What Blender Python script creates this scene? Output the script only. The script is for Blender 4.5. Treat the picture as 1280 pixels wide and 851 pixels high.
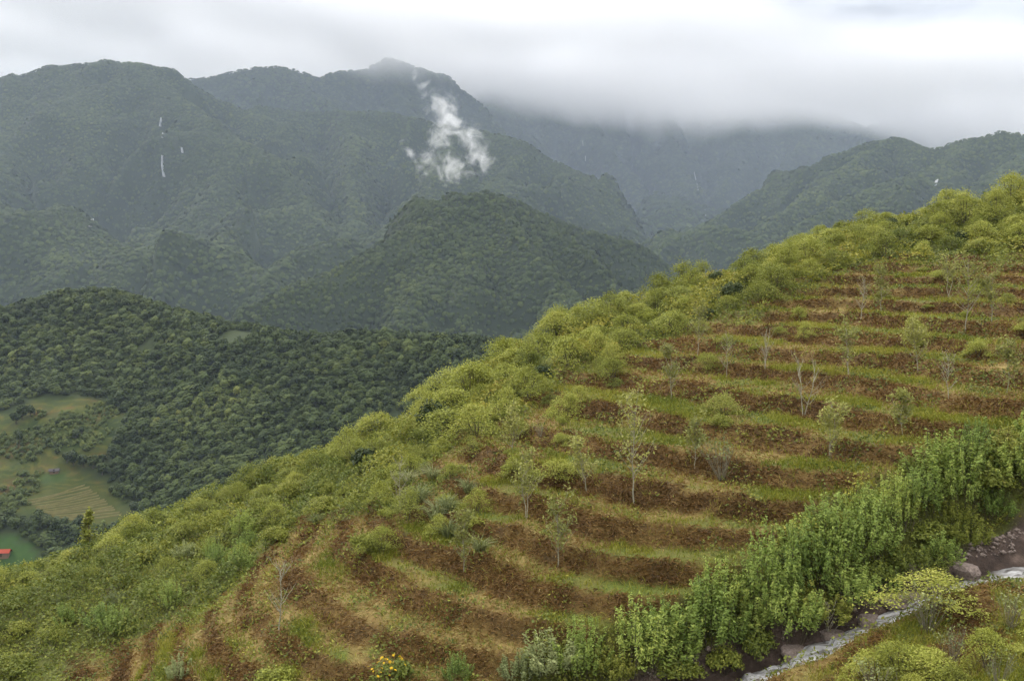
import bpy, math, random
import numpy as np
from mathutils import Vector, Matrix

for o in list(bpy.data.objects):
    bpy.data.objects.remove(o, do_unlink=True)
scene = bpy.context.scene
COL = scene.collection
rng = np.random.default_rng(7)
random.seed(7)
R = math.radians

# ------------------------------------------------------------------ camera
FPX = 1200.0                     # focal length in photograph pixels (1280 wide)
HORIZON = 340.0
PITCH = math.atan((425.5 - HORIZON) / FPX)
cam_data = bpy.data.cameras.new('camera')
cam_data.sensor_width = 36.0
cam_data.lens = 36.0 * FPX / 1280.0
cam_data.clip_start = 0.5
cam_data.clip_end = 60000
cam = bpy.data.objects.new('camera', cam_data)
COL.objects.link(cam)
cam.location = (0, 0, 0)
cam.rotation_euler = (math.pi / 2 - PITCH, 0, 0)
scene.camera = cam

# ------------------------------------------------------------------ sky and sun (overcast)
SUN_EL, SUN_AZ = R(36), R(-58)     # azimuth from +Y towards +X
world = bpy.data.worlds.new('World')
scene.world = world
world.use_nodes = True
wt = world.node_tree
wt.nodes.clear()
W = wt.nodes.new
L = wt.links.new
wout = W('ShaderNodeOutputWorld')
bg = W('ShaderNodeBackground')
bg.inputs['Strength'].default_value = 0.1
sky = W('ShaderNodeTexSky')
sky.sky_type = 'NISHITA'
sky.sun_disc = False
sky.sun_elevation = SUN_EL
sky.sun_rotation = SUN_AZ
sky.altitude = 1500
tc = W('ShaderNodeTexCoord')
sep = W('ShaderNodeSeparateXYZ')
L(tc.outputs['Generated'], sep.inputs[0])


def wmath(op, a, b=None, c=None):
    n = W('ShaderNodeMath')
    n.operation = op
    for i, v in enumerate((a, b, c)):
        if v is None:
            continue
        if isinstance(v, (int, float)):
            n.inputs[i].default_value = v
        else:
            L(v, n.inputs[i])
    return n.outputs[0]


zc = wmath('ADD', wmath('MAXIMUM', sep.outputs['Z'], 0.0), 0.10)
px_ = wmath('DIVIDE', sep.outputs['X'], zc)
py_ = wmath('DIVIDE', sep.outputs['Y'], zc)
comb = W('ShaderNodeCombineXYZ')
L(px_, comb.inputs[0])
L(py_, comb.inputs[1])
comb.inputs[2].default_value = 5.9
cn = W('ShaderNodeTexNoise')
cn.inputs['Scale'].default_value = 1.5
cn.inputs['Detail'].default_value = 6
cn.inputs['Roughness'].default_value = 0.5
cn.inputs['Distortion'].default_value = 0.3
L(comb.outputs[0], cn.inputs['Vector'])
ramp = W('ShaderNodeValToRGB')
ramp.color_ramp.interpolation = 'EASE'
ramp.color_ramp.elements[0].position = 0.40
ramp.color_ramp.elements[0].color = (0.37, 0.365, 0.37, 1)
ramp.color_ramp.elements[1].position = 0.62
ramp.color_ramp.elements[1].color = (1.0, 1.0, 1.0, 1)
L(cn.outputs['Fac'], ramp.inputs[0])
# an overcast sky grows brighter from the horizon to the zenith
zen = W('ShaderNodeMapRange')
zen.interpolation_type = 'SMOOTHSTEP'
zen.inputs['From Min'].default_value = 0.0
zen.inputs['From Max'].default_value = 1.0
zen.inputs['To Min'].default_value = 1.5
zen.inputs['To Max'].default_value = 27.0
L(sep.outputs['Z'], zen.inputs['Value'])
mul = W('ShaderNodeMix')
mul.data_type = 'RGBA'
mul.blend_type = 'MULTIPLY'
mul.inputs['Factor'].default_value = 1.0
L(ramp.outputs['Color'], mul.inputs['A'])
L(zen.outputs['Result'], mul.inputs['B'])
mixs = W('ShaderNodeMix')
mixs.data_type = 'RGBA'
mixs.inputs['Factor'].default_value = 0.95
L(sky.outputs['Color'], mixs.inputs['A'])
L(mul.outputs['Result'], mixs.inputs['B'])
L(mixs.outputs['Result'], bg.inputs['Color'])
L(bg.outputs[0], wout.inputs['Surface'])

sun_data = bpy.data.lights.new('sun', 'SUN')
sun_data.energy = 1.5
sun_data.angle = R(11)
sun_data.color = (1.0, 0.94, 0.84)
sun = bpy.data.objects.new('sun', sun_data)
COL.objects.link(sun)
sdir = Vector((math.cos(SUN_EL) * math.sin(SUN_AZ), math.cos(SUN_EL) * math.cos(SUN_AZ), math.sin(SUN_EL)))
sun.rotation_euler = sdir.to_track_quat('Z', 'Y').to_euler()
sun.location = (0, 0, 60)

vs = scene.view_settings
vs.view_transform = 'Standard'
vs.look = 'None'
vs.exposure = 0.92
vs.gamma = 1.0
vs.use_curve_mapping = False
scene.cycles.use_denoising = True
scene.cycles.max_bounces = 6
scene.cycles.diffuse_bounces = 3
scene.cycles.glossy_bounces = 2
scene.cycles.transmission_bounces = 3
scene.cycles.transparent_max_bounces = 8
scene.cycles.volume_bounces = 2
scene.cycles.volume_step_rate = 1.0
scene.cycles.volume_max_steps = 256
scene.cycles.use_adaptive_sampling = True
scene.cycles.adaptive_threshold = 0.02


# ------------------------------------------------------------------ helpers
def ray(px, py):
    """direction of a photograph pixel, scaled so that its Y component is 1"""
    u = (px - 640.0) / FPX
    v = (425.5 - py) / FPX
    c, s = math.cos(PITCH), math.sin(PITCH)
    y = c + v * s
    return np.array([u / y, 1.0, (-s + v * c) / y])


def at(px, py, D):
    return ray(px, py) * D


def at_z(px, py, z):
    r = ray(px, py)
    return r * (z / r[2])


def to_px(p):
    """project world points (n,3) to photograph pixels"""
    p = np.atleast_2d(p)
    c, s = math.cos(PITCH), math.sin(PITCH)
    d = p[:, 1] * c - p[:, 2] * s
    up = p[:, 1] * s + p[:, 2] * c
    return 640 + FPX * p[:, 0] / d, 425.5 - FPX * up / d


def _hash(ix, iy, seed):
    h = (ix.astype(np.int64) * 374761393 + iy.astype(np.int64) * 668265263 + seed * 974711) & 0x7fffffff
    h = ((h ^ (h >> 13)) * 1274126177) & 0x7fffffff
    h = h ^ (h >> 16)
    return (h & 0xffff) / 65535.0


def vnoise(x, y, seed=0):
    x = np.asarray(x, float)
    y = np.asarray(y, float)
    ix = np.floor(x)
    iy = np.floor(y)
    fx = x - ix
    fy = y - iy
    fx = fx * fx * fx * (fx * (fx * 6 - 15) + 10)
    fy = fy * fy * fy * (fy * (fy * 6 - 15) + 10)
    a = _hash(ix, iy, seed)
    b = _hash(ix + 1, iy, seed)
    c = _hash(ix, iy + 1, seed)
    d = _hash(ix + 1, iy + 1, seed)
    return (a + (b - a) * fx) * (1 - fy) + (c + (d - c) * fx) * fy


def fbm(x, y, octaves=5, seed=0, ridged=False, gain=0.5):
    s = 0.0
    amp = 1.0
    tot = 0.0
    for k in range(octaves):
        n = vnoise(x, y, seed + k * 17)
        if ridged:
            n = 1 - np.abs(2 * n - 1)
        s = s + amp * n
        tot += amp
        amp *= gain
        x = x * 2.03 + 5.3
        y = y * 2.03 - 3.1
    return s / tot


def sstep(a, b, x):
    t = np.clip((x - a) / (b - a), 0, 1)
    return t * t * (3 - 2 * t)


class TPS:
    def __init__(self, pts, lam=0.0):
        p = np.array(pts, float)
        self.c = p[:, :2]
        self.sc = 50.0
        n = len(p)
        q = self.c / self.sc
        K = self.phi(((q[:, None] - q[None]) ** 2).sum(-1)) + lam * np.eye(n)
        P = np.hstack([np.ones((n, 1)), q])
        A = np.zeros((n + 3, n + 3))
        A[:n, :n] = K
        A[:n, n:] = P
        A[n:, :n] = P.T
        b = np.zeros(n + 3)
        b[:n] = p[:, 2]
        self.w = np.linalg.solve(A, b)

    @staticmethod
    def phi(r2):
        return 0.5 * r2 * np.log(r2 + 1e-12)

    def __call__(self, x, y):
        x = np.asarray(x, float)
        y = np.asarray(y, float)
        sh = x.shape
        q = np.stack([x.ravel(), y.ravel()], 1) / self.sc
        out = np.empty(len(q))
        cq = self.c / self.sc
        n = len(cq)
        for i in range(0, len(q), 20000):
            a = q[i:i + 20000]
            r2 = ((a[:, None] - cq[None]) ** 2).sum(-1)
            out[i:i + 20000] = self.phi(r2) @ self.w[:n] + self.w[n] + a @ self.w[n + 1:]
        return out.reshape(sh)


def link_mesh(name, verts, faces, mat=None, parent=None, smooth=False):
    me = bpy.data.meshes.new(name)
    verts = np.asarray(verts, np.float32)
    if isinstance(faces, np.ndarray):
        nf, k = faces.shape
        me.vertices.add(len(verts))
        me.vertices.foreach_set('co', verts.ravel())
        me.loops.add(nf * k)
        me.polygons.add(nf)
        me.loops.foreach_set('vertex_index', faces.astype(np.int32).ravel())
        me.polygons.foreach_set('loop_start', np.arange(nf, dtype=np.int32) * k)
        me.update(calc_edges=True)
    else:
        me.from_pydata(verts.tolist(), [], faces)
        me.update()
    if smooth:
        me.polygons.foreach_set('use_smooth', np.ones(len(me.polygons), bool))
    if mat:
        me.materials.append(mat)
    ob = bpy.data.objects.new(name, me)
    COL.objects.link(ob)
    if parent:
        ob.parent = parent
    return ob


def float_attr(ob, name, data):
    a = ob.data.attributes.new(name, 'FLOAT', 'POINT')
    a.data.foreach_set('value', np.asarray(data, np.float32))


def struct(ob, kind='structure'):
    ob['kind'] = kind
    return ob


def tag(ob, label, cat, group=None):
    ob['label'] = label
    ob['category'] = cat
    if group:
        ob['group'] = group
    return ob


class Grid:
    """height field on a rectilinear grid"""
    def __init__(self, xs, ys, Z):
        self.xs, self.ys, self.Z = np.asarray(xs), np.asarray(ys), Z     # Z[iy, ix]

    def __call__(self, x, y):
        x = np.clip(x, self.xs[0], self.xs[-1] - 1e-6)
        y = np.clip(y, self.ys[0], self.ys[-1] - 1e-6)
        i = np.clip(np.searchsorted(self.xs, x, side='right') - 1, 0, len(self.xs) - 2)
        j = np.clip(np.searchsorted(self.ys, y, side='right') - 1, 0, len(self.ys) - 2)
        fx = (x - self.xs[i]) / (self.xs[i + 1] - self.xs[i])
        fy = (y - self.ys[j]) / (self.ys[j + 1] - self.ys[j])
        Z = self.Z
        return (Z[j, i] * (1 - fx) + Z[j, i + 1] * fx) * (1 - fy) + (Z[j + 1, i] * (1 - fx) + Z[j + 1, i + 1] * fx) * fy

    def mesh(self, name, mat, zmin=None, smooth=True):
        X, Y = np.meshgrid(self.xs, self.ys)
        V = np.stack([X.ravel(), Y.ravel(), self.Z.ravel()], 1)
        ny, nx = self.Z.shape
        idx = np.arange(nx * ny).reshape(ny, nx)
        F = np.stack([idx[:-1, :-1].ravel(), idx[:-1, 1:].ravel(), idx[1:, 1:].ravel(), idx[1:, :-1].ravel()], 1)
        if zmin is not None:
            keep = (V[F, 2] > zmin).any(1)
            F = F[keep]
            used = np.unique(F)
            remap = -np.ones(len(V), int)
            remap[used] = np.arange(len(used))
            self.used = used
            V = V[used]
            F = remap[F]
        return link_mesh(name, V, F, mat, smooth=smooth)

    def hit(self, px, py, ymin, ymax, n=1500):
        """march the ray of a photograph pixel down to the surface"""
        r = ray(px, py)
        ys = np.linspace(ymin, ymax, n)
        d = r[2] * ys - self(r[0] * ys, ys)
        below = np.nonzero(d < 0)[0]
        if len(below) == 0:
            return None
        k = below[0]
        if k == 0:
            return np.array([r[0] * ys[0], ys[0], self(r[0] * ys[0], ys[0])])
        t = d[k - 1] / (d[k - 1] - d[k])
        y = ys[k - 1] + t * (ys[k] - ys[k - 1])
        return np.array([r[0] * y, y, float(self(r[0] * y, y))])


# ------------------------------------------------------------------ materials
def new_mat(name):
    m = bpy.data.materials.new(name)
    m.use_nodes = True
    nt = m.node_tree
    bsdf = nt.nodes['Principled BSDF']
    bsdf.inputs['Roughness'].default_value = 0.75
    bsdf.inputs['Specular IOR Level'].default_value = 0.25
    return m, nt, bsdf


def add_ramp(nt, src, stops):
    r = nt.nodes.new('ShaderNodeValToRGB')
    e = r.color_ramp.elements
    while len(e) < len(stops):
        e.new(0.5)
    for el, (p, c) in zip(e, stops):
        el.position = p
        el.color = (*c, 1)
    nt.links.new(src, r.inputs[0])
    return r.outputs['Color']


def add_noise(nt, scale, detail=4, rough=0.55, vec=None, dist=0.0):
    n = nt.nodes.new('ShaderNodeTexNoise')
    n.inputs['Scale'].default_value = scale
    n.inputs['Detail'].default_value = detail
    n.inputs['Roughness'].default_value = rough
    n.inputs['Distortion'].default_value = dist
    if vec is None:
        g = nt.nodes.new('ShaderNodeNewGeometry')
        vec = g.outputs['Position']
    nt.links.new(vec, n.inputs['Vector'])
    return n.outputs['Fac']


def add_mix(nt, fac, a, b, blend='MIX'):
    m = nt.nodes.new('ShaderNodeMix')
    m.data_type = 'RGBA'
    m.blend_type = blend
    for s, v in (('Factor', fac), ('A', a), ('B', b)):
        if isinstance(v, tuple):
            m.inputs[s].default_value = (*v, 1)
        elif isinstance(v, (int, float)):
            m.inputs[s].default_value = v
        else:
            nt.links.new(v, m.inputs[s])
    return m.outputs['Result']


def add_attr(nt, name, typ='GEOMETRY'):
    a = nt.nodes.new('ShaderNodeAttribute')
    a.attribute_name = name
    a.attribute_type = typ
    return a.outputs['Fac']


def forest_mat(name, stops, transl=0.0):
    """canopy leaves; each crown takes its own tint from the point it stands on"""
    m, nt, b = new_mat(name)
    tint = add_attr(nt, 'tint', 'INSTANCER')
    col = add_ramp(nt, tint, stops)
    nt.links.new(col, b.inputs['Base Color'])
    b.inputs['Roughness'].default_value = 0.8
    b.inputs['Specular IOR Level'].default_value = 0.15
    return m


def ground_mat(name, c0, c1, scale):
    m, nt, b = new_mat(name)
    n = add_noise(nt, scale, 6)
    col = add_ramp(nt, n, [(0.3, c0), (0.7, c1)])
    nt.links.new(col, b.inputs['Base Color'])
    b.inputs['Roughness'].default_value = 0.9
    return m


# ------------------------------------------------------------------ far terrain
VALLEY = -175.0
mat_under = ground_mat('forest floor', (0.016, 0.024, 0.009), (0.03, 0.042, 0.014), 0.02)
mat_valley = ground_mat('valley ground', (0.035, 0.05, 0.018), (0.075, 0.085, 0.03), 0.012)

gx = np.array([-7000.0, 7000.0])
ground = struct(Grid(gx, gx + 4000, np.full((2, 2), VALLEY)).mesh('ground', mat_valley))


def resample(poly, step):
    p = np.array(poly, float)
    out = []
    for a, b in zip(p[:-1], p[1:]):
        n = max(1, int(np.linalg.norm(b - a) / step))
        for t in np.arange(n) / n:
            out.append(a + (b - a) * t)
    out.append(p[-1])
    return np.array(out)


def ridge_field(X, Y, polys, slope, round_r, seed, wl, amp, step):
    """terrain falling away from traced ridge lines, cut by gullies that run downslope"""
    wx = (fbm(X / wl, Y / wl, 3, seed + 50) - 0.5) * wl * 0.5
    wy = (fbm(X / wl, Y / wl, 3, seed + 90) - 0.5) * wl * 0.5
    Z = np.full(X.shape, -1e9)
    Dm = np.full(X.shape, 1e9)
    S = np.zeros(X.shape)
    DD = np.zeros(X.shape)
    Xf, Yf = X + wx * 0.5, Y + wy * 0.5
    off = 0.0
    for poly, sl in polys:
        P = resample(poly, step)
        T = np.gradient(P[:, :2], axis=0)
        T /= np.linalg.norm(T, axis=1, keepdims=True) + 1e-9
        arc = np.concatenate([[0], np.cumsum(np.linalg.norm(np.diff(P[:, :2], axis=0), axis=1))])
        for c, t, s in zip(P, T, arc):
            dx, dy = Xf - c[0], Yf - c[1]
            d = np.sqrt(dx * dx + dy * dy)
            h = c[2] - (slope * sl) * (np.sqrt(d * d + round_r ** 2) - round_r)
            m = h > Z
            Z = np.where(m, h, Z)
            S = np.where(m, off + s + (dx * t[0] + dy * t[1]), S)
            DD = np.where(m, d, DD)
            Dm = np.minimum(Dm, np.sqrt((X - c[0]) ** 2 + (Y - c[1]) ** 2))
        off += arc[-1] + 777.0
    side = (S + wx * 0.9) / (wl * 0.55)
    down = DD / (wl * 2.2)
    g = np.abs(2 * vnoise(side, down, seed) - 1) ** 0.8
    g2 = np.abs(2 * vnoise(side * 2.7 + 9, down * 2.3, seed + 1) - 1)
    g3 = fbm((X + wx) / (wl * 0.35), (Y + wy) / (wl * 0.35), 4, seed + 5)
    fall = sstep(0, wl * 0.55, Dm)
    Z = Z + ((g - 0.5) * 1.05 * fall + (g2 - 0.5) * 0.40 * fall + (g3 - 0.5) * (0.12 + 0.35 * fall)) * amp
    return Z


def px_poly(*pts):
    return [at(*p) for p in pts]


def make_mountain(name, bounds, res, polys, slope, round_r, seed, wl, amp, cstep):
    x0, x1, y0, y1 = bounds
    xs = np.arange(x0, x1 + res, res)
    ys = np.arange(y0, y1 + res, res)
    X, Y = np.meshgrid(xs, ys)
    Z = ridge_field(X, Y, polys, slope, round_r, seed, wl, amp, cstep)
    Z = np.maximum(Z, VALLEY - 30)
    g = Grid(xs, ys, Z)
    ob = struct(g.mesh(name, mat_under, zmin=VALLEY - 20))
    return g, ob


# near forested hill on the left of the valley: control points from the photograph
H1 = [(-120, 405, 690), (0, 392, 680), (60, 376, 690), (130, 366, 700), (200, 384, 680), (260, 406, 660), (330, 419, 640),
      (420, 424, 620), (500, 429, 600), (560, 429, 590), (610, 436, 580), (700, 460, 570), (800, 480, 560),
      (100, 440, 645), (0, 450, 640), (200, 450, 630), (350, 470, 590), (500, 480, 560), (600, 480, 550),
      (30, 505, 590), (100, 510, 580), (150, 520, 575), (250, 520, 565), (400, 540, 530), (480, 540, 525),
      (30, 545, 560), (110, 550, 552), (40, 590, 530), (100, 590, 528), (180, 590, 530), (300, 600, 505),
      (100, 640, 500), (160, 650, 495), (30, 650, 485), (250, 660, 480), (20, 700, 462), (90, 700, 460), (20, 760, 440), (200, 740, 450),
      (-150, 560, 560), (-150, 700, 480), (-200, 470, 640), (400, 680, 470), (600, 600, 490), (800, 600, 500)]
pts = [at(*h) for h in H1]
for h in H1[:13]:                                  # behind its crest the hill falls away again
    p = at(*h)
    r = p[:2] / np.linalg.norm(p[:2])
    pts.append(np.array([p[0] + r[0] * 70, p[1] + r[1] * 70, p[2] - 22]))
    pts.append(np.array([p[0] + r[0] * 220, p[1] + r[1] * 220, p[2] - 130]))
tps1 = TPS(pts, lam=0.02)
xs = np.arange(-520, 260, 4.0)
ys = np.arange(380, 960, 4.0)
X, Y = np.meshgrid(xs, ys)
Z1 = tps1(X, Y) + (fbm(X / 70, Y / 70, 4, 3) - 0.5) * 9
field_mask = None
hill1 = Grid(xs, ys, np.maximum(Z1, VALLEY - 30))

cone_polys = [
    (px_poly((610, 240, 1500), (590, 246, 1480), (560, 260, 1450), (520, 285, 1420), (470, 312, 1380), (420, 340, 1330), (370, 362, 1290), (310, 385, 1250)), 1.0),
    (px_poly((610, 240, 1500), (650, 250, 1530), (690, 268, 1570), (730, 285, 1600), (775, 300, 1620), (805, 315, 1640), (840, 338, 1650), (880, 360, 1650)), 1.0),
    (px_poly((612, 241, 1500), (630, 275, 1440), (650, 310, 1380), (690, 345, 1320), (720, 380, 1270), (745, 410, 1220)), 1.1),
    (px_poly((600, 243, 1500), (575, 290, 1420), (550, 330, 1350), (520, 370, 1280), (500, 400, 1230)), 1.15),
]
cone_g, cone_ob = make_mountain('forested_hill', (-650, 620, 1020, 2100), 6.0, cone_polys, 0.90, 8, 21, 190, 130, 12)

left_polys = [
    (px_poly((-160, 130, 3100), (-60, 112, 3050), (0, 100, 3000), (60, 90, 3000), (100, 81, 3000), (135, 75, 3000), (170, 81, 3000), (215, 98, 3050), (260, 125, 3050), (320, 150, 3000)), 1.0),
    (px_poly((150, 78, 2990), (200, 118, 2850), (250, 150, 2700), (290, 178, 2600), (330, 196, 2550), (360, 228, 2450), (385, 262, 2350), (402, 295, 2250)), 0.95),
    (px_poly((290, 178, 2600), (280, 215, 2450), (260, 250, 2300), (235, 285, 2200)), 1.1),
    (px_poly((60, 92, 2990), (90, 140, 2800), (110, 190, 2650), (100, 240, 2500)), 1.15),
    (px_poly((0, 105, 2990), (10, 160, 2700), (0, 220, 2400), (-20, 265, 2200)), 1.15),
    (px_poly((-120, 250, 2000), (-30, 262, 1950), (40, 272, 1900), (90, 300, 1850), (125, 330, 1800), (150, 355, 1750)), 0.9),
    (px_poly((110, 330, 1800), (160, 312, 1800), (230, 304, 1800), (280, 312, 1770), (320, 330, 1720), (345, 352, 1650)), 0.8),
    (px_poly((430, 300, 1900), (400, 310, 1850), (365, 330, 1780), (330, 345, 1700)), 0.9),
]
left_g, left_ob = make_mountain('mountain', (-2300, -150, 1500, 3500), 9.0, left_polys, 0.86, 40, 33, 360, 300, 22)

mid_polys = [
    (px_poly((230, 130, 3300), (310, 137, 3250), (370, 141, 3200), (430, 140, 3150), (490, 147, 3100), (560, 158, 3050), (610, 168, 3000), (650, 182, 2950), (690, 203, 2900), (725, 235, 2850), (760, 270, 2750), (800, 300, 2650)), 1.0),
    (px_poly((430, 140, 3150), (440, 185, 2900), (450, 225, 2650), (440, 270, 2400), (420, 300, 2200)), 1.15),
    (px_poly((560, 158, 3050), (560, 200, 2800), (540, 240, 2550), (500, 275, 2300), (470, 295, 2150)), 1.1),
    (px_poly((650, 182, 2950), (630, 215, 2750), (615, 250, 2550)), 1.15),
    (px_poly((370, 141, 3200), (360, 180, 3000), (375, 215, 2800)), 1.15),
]
mid_g, mid_ob = make_mountain('mountain', (-1400, 700, 1950, 3700), 9.0, mid_polys, 0.86, 35, 47, 330, 260, 22)

back_polys = [
    (px_poly((180, 120, 4300), (240, 100, 4300), (290, 92, 4250), (350, 84, 4200), (378, 93, 4250), (400, 101, 4350), (430, 90, 4500), (465, 86, 4600), (490, 75, 4600), (520, 86, 4600), (545, 97, 4650), (560, 120, 4700)), 1.0),
    (px_poly((350, 84, 4200), (390, 115, 3950), (420, 140, 3750)), 1.2),
    (px_poly((490, 75, 4600), (500, 120, 4300), (530, 150, 4000)), 1.2),
]
back_g, back_ob = make_mountain('mountain', (-2300, 300, 3400, 5200), 14.0, back_polys, 0.95, 25, 61, 360, 150, 35)

wall_polys = [
    (px_poly((420, 86, 5700), (540, 92, 5700), (590, 88, 5700), (640, 84, 5700), (700, 92, 5750), (760, 98, 5750), (820, 108, 5750), (880, 122, 5700), (940, 128, 5700), (990, 132, 5700), (1040, 140, 5700), (1085, 158, 5600), (1130, 150, 5600), (1180, 160, 5600), (1260, 165, 5600), (1400, 140, 5600)), 1.0),
    (px_poly((600, 88, 5700), (640, 150, 5200), (690, 200, 4800), (740, 250, 4400)), 1.25),
    (px_poly((700, 92, 5750), (740, 160, 5250), (790, 220, 4800), (820, 270, 4400)), 1.3),
    (px_poly((820, 108, 5750), (830, 170, 5300), (850, 230, 4800), (850, 280, 4300)), 1.3),
    (px_poly((940, 128, 5700), (920, 180, 5300), (900, 235, 4800)), 1.3),
    (px_poly((1040, 140, 5700), (1000, 190, 5200), (970, 240, 4800)), 1.3),
    (px_poly((1150, 152, 5600), (1120, 200, 5200)), 1.3),
    (px_poly((770, 285, 3300), (830, 262, 3700), (860, 250, 4000)), 0.9),
]
wall_g, wall_ob = make_mountain('mountain', (-1500, 3600, 3000, 6600), 20.0, wall_polys, 1.05, 20, 77, 460, 380, 50)

right_polys = [
    (px_poly((1480, 150, 2700), (1400, 168, 2650), (1330, 178, 2600), (1280, 172, 2600), (1240, 169, 2600), (1205, 177, 2620), (1160, 189, 2680), (1110, 173, 2800), (1080, 180, 2800), (1040, 197, 2780), (1000, 216, 2750), (950, 242, 2700), (900, 268, 2650), (860, 290, 2600), (830, 305, 2550)), 1.0),
    (px_poly((1205, 177, 2620), (1170, 210, 2450), (1110, 228, 2300), (1060, 245, 2200), (1015, 275, 2100), (990, 310, 2000)), 1.1),
    (px_poly((1280, 175, 2600), (1260, 215, 2350), (1220, 250, 2150)), 1.15),
    (px_poly((1110, 173, 2800), (1050, 215, 2600), (1000, 250, 2450), (950, 290, 2300)), 1.15),
    (px_poly((1000, 300, 2100), (940, 296, 2150), (890, 284, 2200), (850, 292, 2250), (820, 315, 2250), (800, 340, 2200)), 0.85),
]
right_g, right_ob = make_mountain('mountain', (200, 2300, 1750, 3200), 9.0, right_polys, 0.9, 25, 91, 280, 240, 22)


# ------------------------------------------------------------------ forest canopies (uncountable woods: stuff)
def leaf_quads(centres, normals, size, aspect=1.6, fold=0.25, rg=rng):
    """folded rhombic leaves: returns verts, quads"""
    n = len(centres)
    nrm = normals / (np.linalg.norm(normals, axis=1, keepdims=True) + 1e-9)
    a = rg.normal(size=(n, 3))
    t = np.cross(nrm, a)
    t /= np.linalg.norm(t, axis=1, keepdims=True) + 1e-9
    b = np.cross(nrm, t)
    s = (size * rg.uniform(0.7, 1.3, n))[:, None] if np.ndim(size) == 0 else size[:, None]
    v = np.empty((n, 4, 3))
    v[:, 0] = centres - t * s * aspect * 0.5
    v[:, 1] = centres + b * s * 0.5 - nrm * s * fold
    v[:, 2] = centres + t * s * aspect * 0.5
    v[:, 3] = centres - b * s * 0.5 - nrm * s * fold
    f = np.arange(n * 4).reshape(n, 4)
    return v.reshape(-1, 3), f


def crown_mesh(name, n, leaf, mat, seed, lobes=5, tall=1.0, up=0.75):
    """unit crown (radius about 1): leaf clumps over several lobes, gaps between"""
    rg = np.random.default_rng(seed)
    cs, ns = [], []
    lob = [(np.array([0, 0, 0.25]), 0.72)]
    for k in range(lobes):
        a = rg.uniform(0, 6.28)
        lob.append((np.array([math.cos(a) * rg.uniform(.3, .62), math.sin(a) * rg.uniform(.3, .62), rg.uniform(-.15, .55) * tall]), rg.uniform(.32, .52)))
    w = np.array([r * r for _, r in lob])
    cnt = rg.multinomial(n, w / w.sum())
    for (c, r), k in zip(lob, cnt):
        d = rg.normal(size=(k, 3))
        d[:, 2] = np.where(d[:, 2] < -0.3, -d[:, 2], d[:, 2])
        d /= np.linalg.norm(d, axis=1, keepdims=True)
        cs.append(c + d * r * rg.uniform(.78, 1.06, (k, 1)) * np.array([1, 1, tall]))
        ns.append(d * 0.6 + rg.normal(size=(k, 3)) * 0.35 + np.array([0, 0, up]))
    v, f = leaf_quads(np.vstack(cs), np.vstack(ns), leaf, 1.3, 0.2, rg)
    me_ob = link_mesh(name, v, f, mat)
    me = me_ob.data
    bpy.data.objects.remove(me_ob)
    return me


def instancer_group(name, meshes):
    """geometry-node tree that sets one of several crowns on every point"""
    ng = bpy.data.node_groups.new(name, 'GeometryNodeTree')
    ng.interface.new_socket('Geometry', in_out='INPUT', socket_type='NodeSocketGeometry')
    ng.interface.new_socket('Geometry', in_out='OUTPUT', socket_type='NodeSocketGeometry')
    N = ng.nodes.new
    gi, go = N('NodeGroupInput'), N('NodeGroupOutput')
    join = N('GeometryNodeJoinGeometry')

    def named(nm, typ):
        a = N('GeometryNodeInputNamedAttribute')
        a.data_type = typ
        a.inputs['Name'].default_value = nm
        return a.outputs['Attribute']
    for k, ob in enumerate(meshes):
        iop = N('GeometryNodeInstanceOnPoints')
        ng.links.new(gi.outputs[0], iop.inputs['Points'])
        info = N('GeometryNodeObjectInfo')
        info.inputs['Object'].default_value = ob
        info.inputs['As Instance'].default_value = True
        ng.links.new(info.outputs['Geometry'], iop.inputs['Instance'])
        cmp_ = N('FunctionNodeCompare')
        cmp_.data_type = 'INT'
        cmp_.operation = 'EQUAL'
        ng.links.new(named('kind_id', 'INT'), cmp_.inputs[2])
        cmp_.inputs[3].default_value = k
        ng.links.new(cmp_.outputs[0], iop.inputs['Selection'])
        ng.links.new(named('tilt', 'FLOAT_VECTOR'), iop.inputs['Rotation'])
        ng.links.new(named('size', 'FLOAT'), iop.inputs['Scale'])
        ng.links.new(iop.outputs[0], join.inputs[0])
    ng.links.new(join.outputs[0], go.inputs[0])
    return ng


def proto_object(name, me):
    """a crown the woods are grown from; it stands among them, so it is real canopy itself"""
    ob = bpy.data.objects.new(name, me)
    return ob


def wood(name, label, cat, P, size, tint, tilt, protos, nk):
    ob = link_mesh(name, P, [])
    float_attr(ob, 'size', size)
    float_attr(ob, 'tint', np.clip(tint, 0, 1))
    a = ob.data.attributes.new('tilt', 'FLOAT_VECTOR', 'POINT')
    a.data.foreach_set('vector', np.asarray(tilt, np.float32).ravel())
    a = ob.data.attributes.new('kind_id', 'INT', 'POINT')
    a.data.foreach_set('value', rng.integers(0, nk, len(P)).astype(np.int32))
    md = ob.modifiers.new('trees', 'NODES')
    md.node_group = protos
    ob['kind'] = 'stuff'
    ob['label'] = label
    ob['category'] = cat
    return ob


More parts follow.
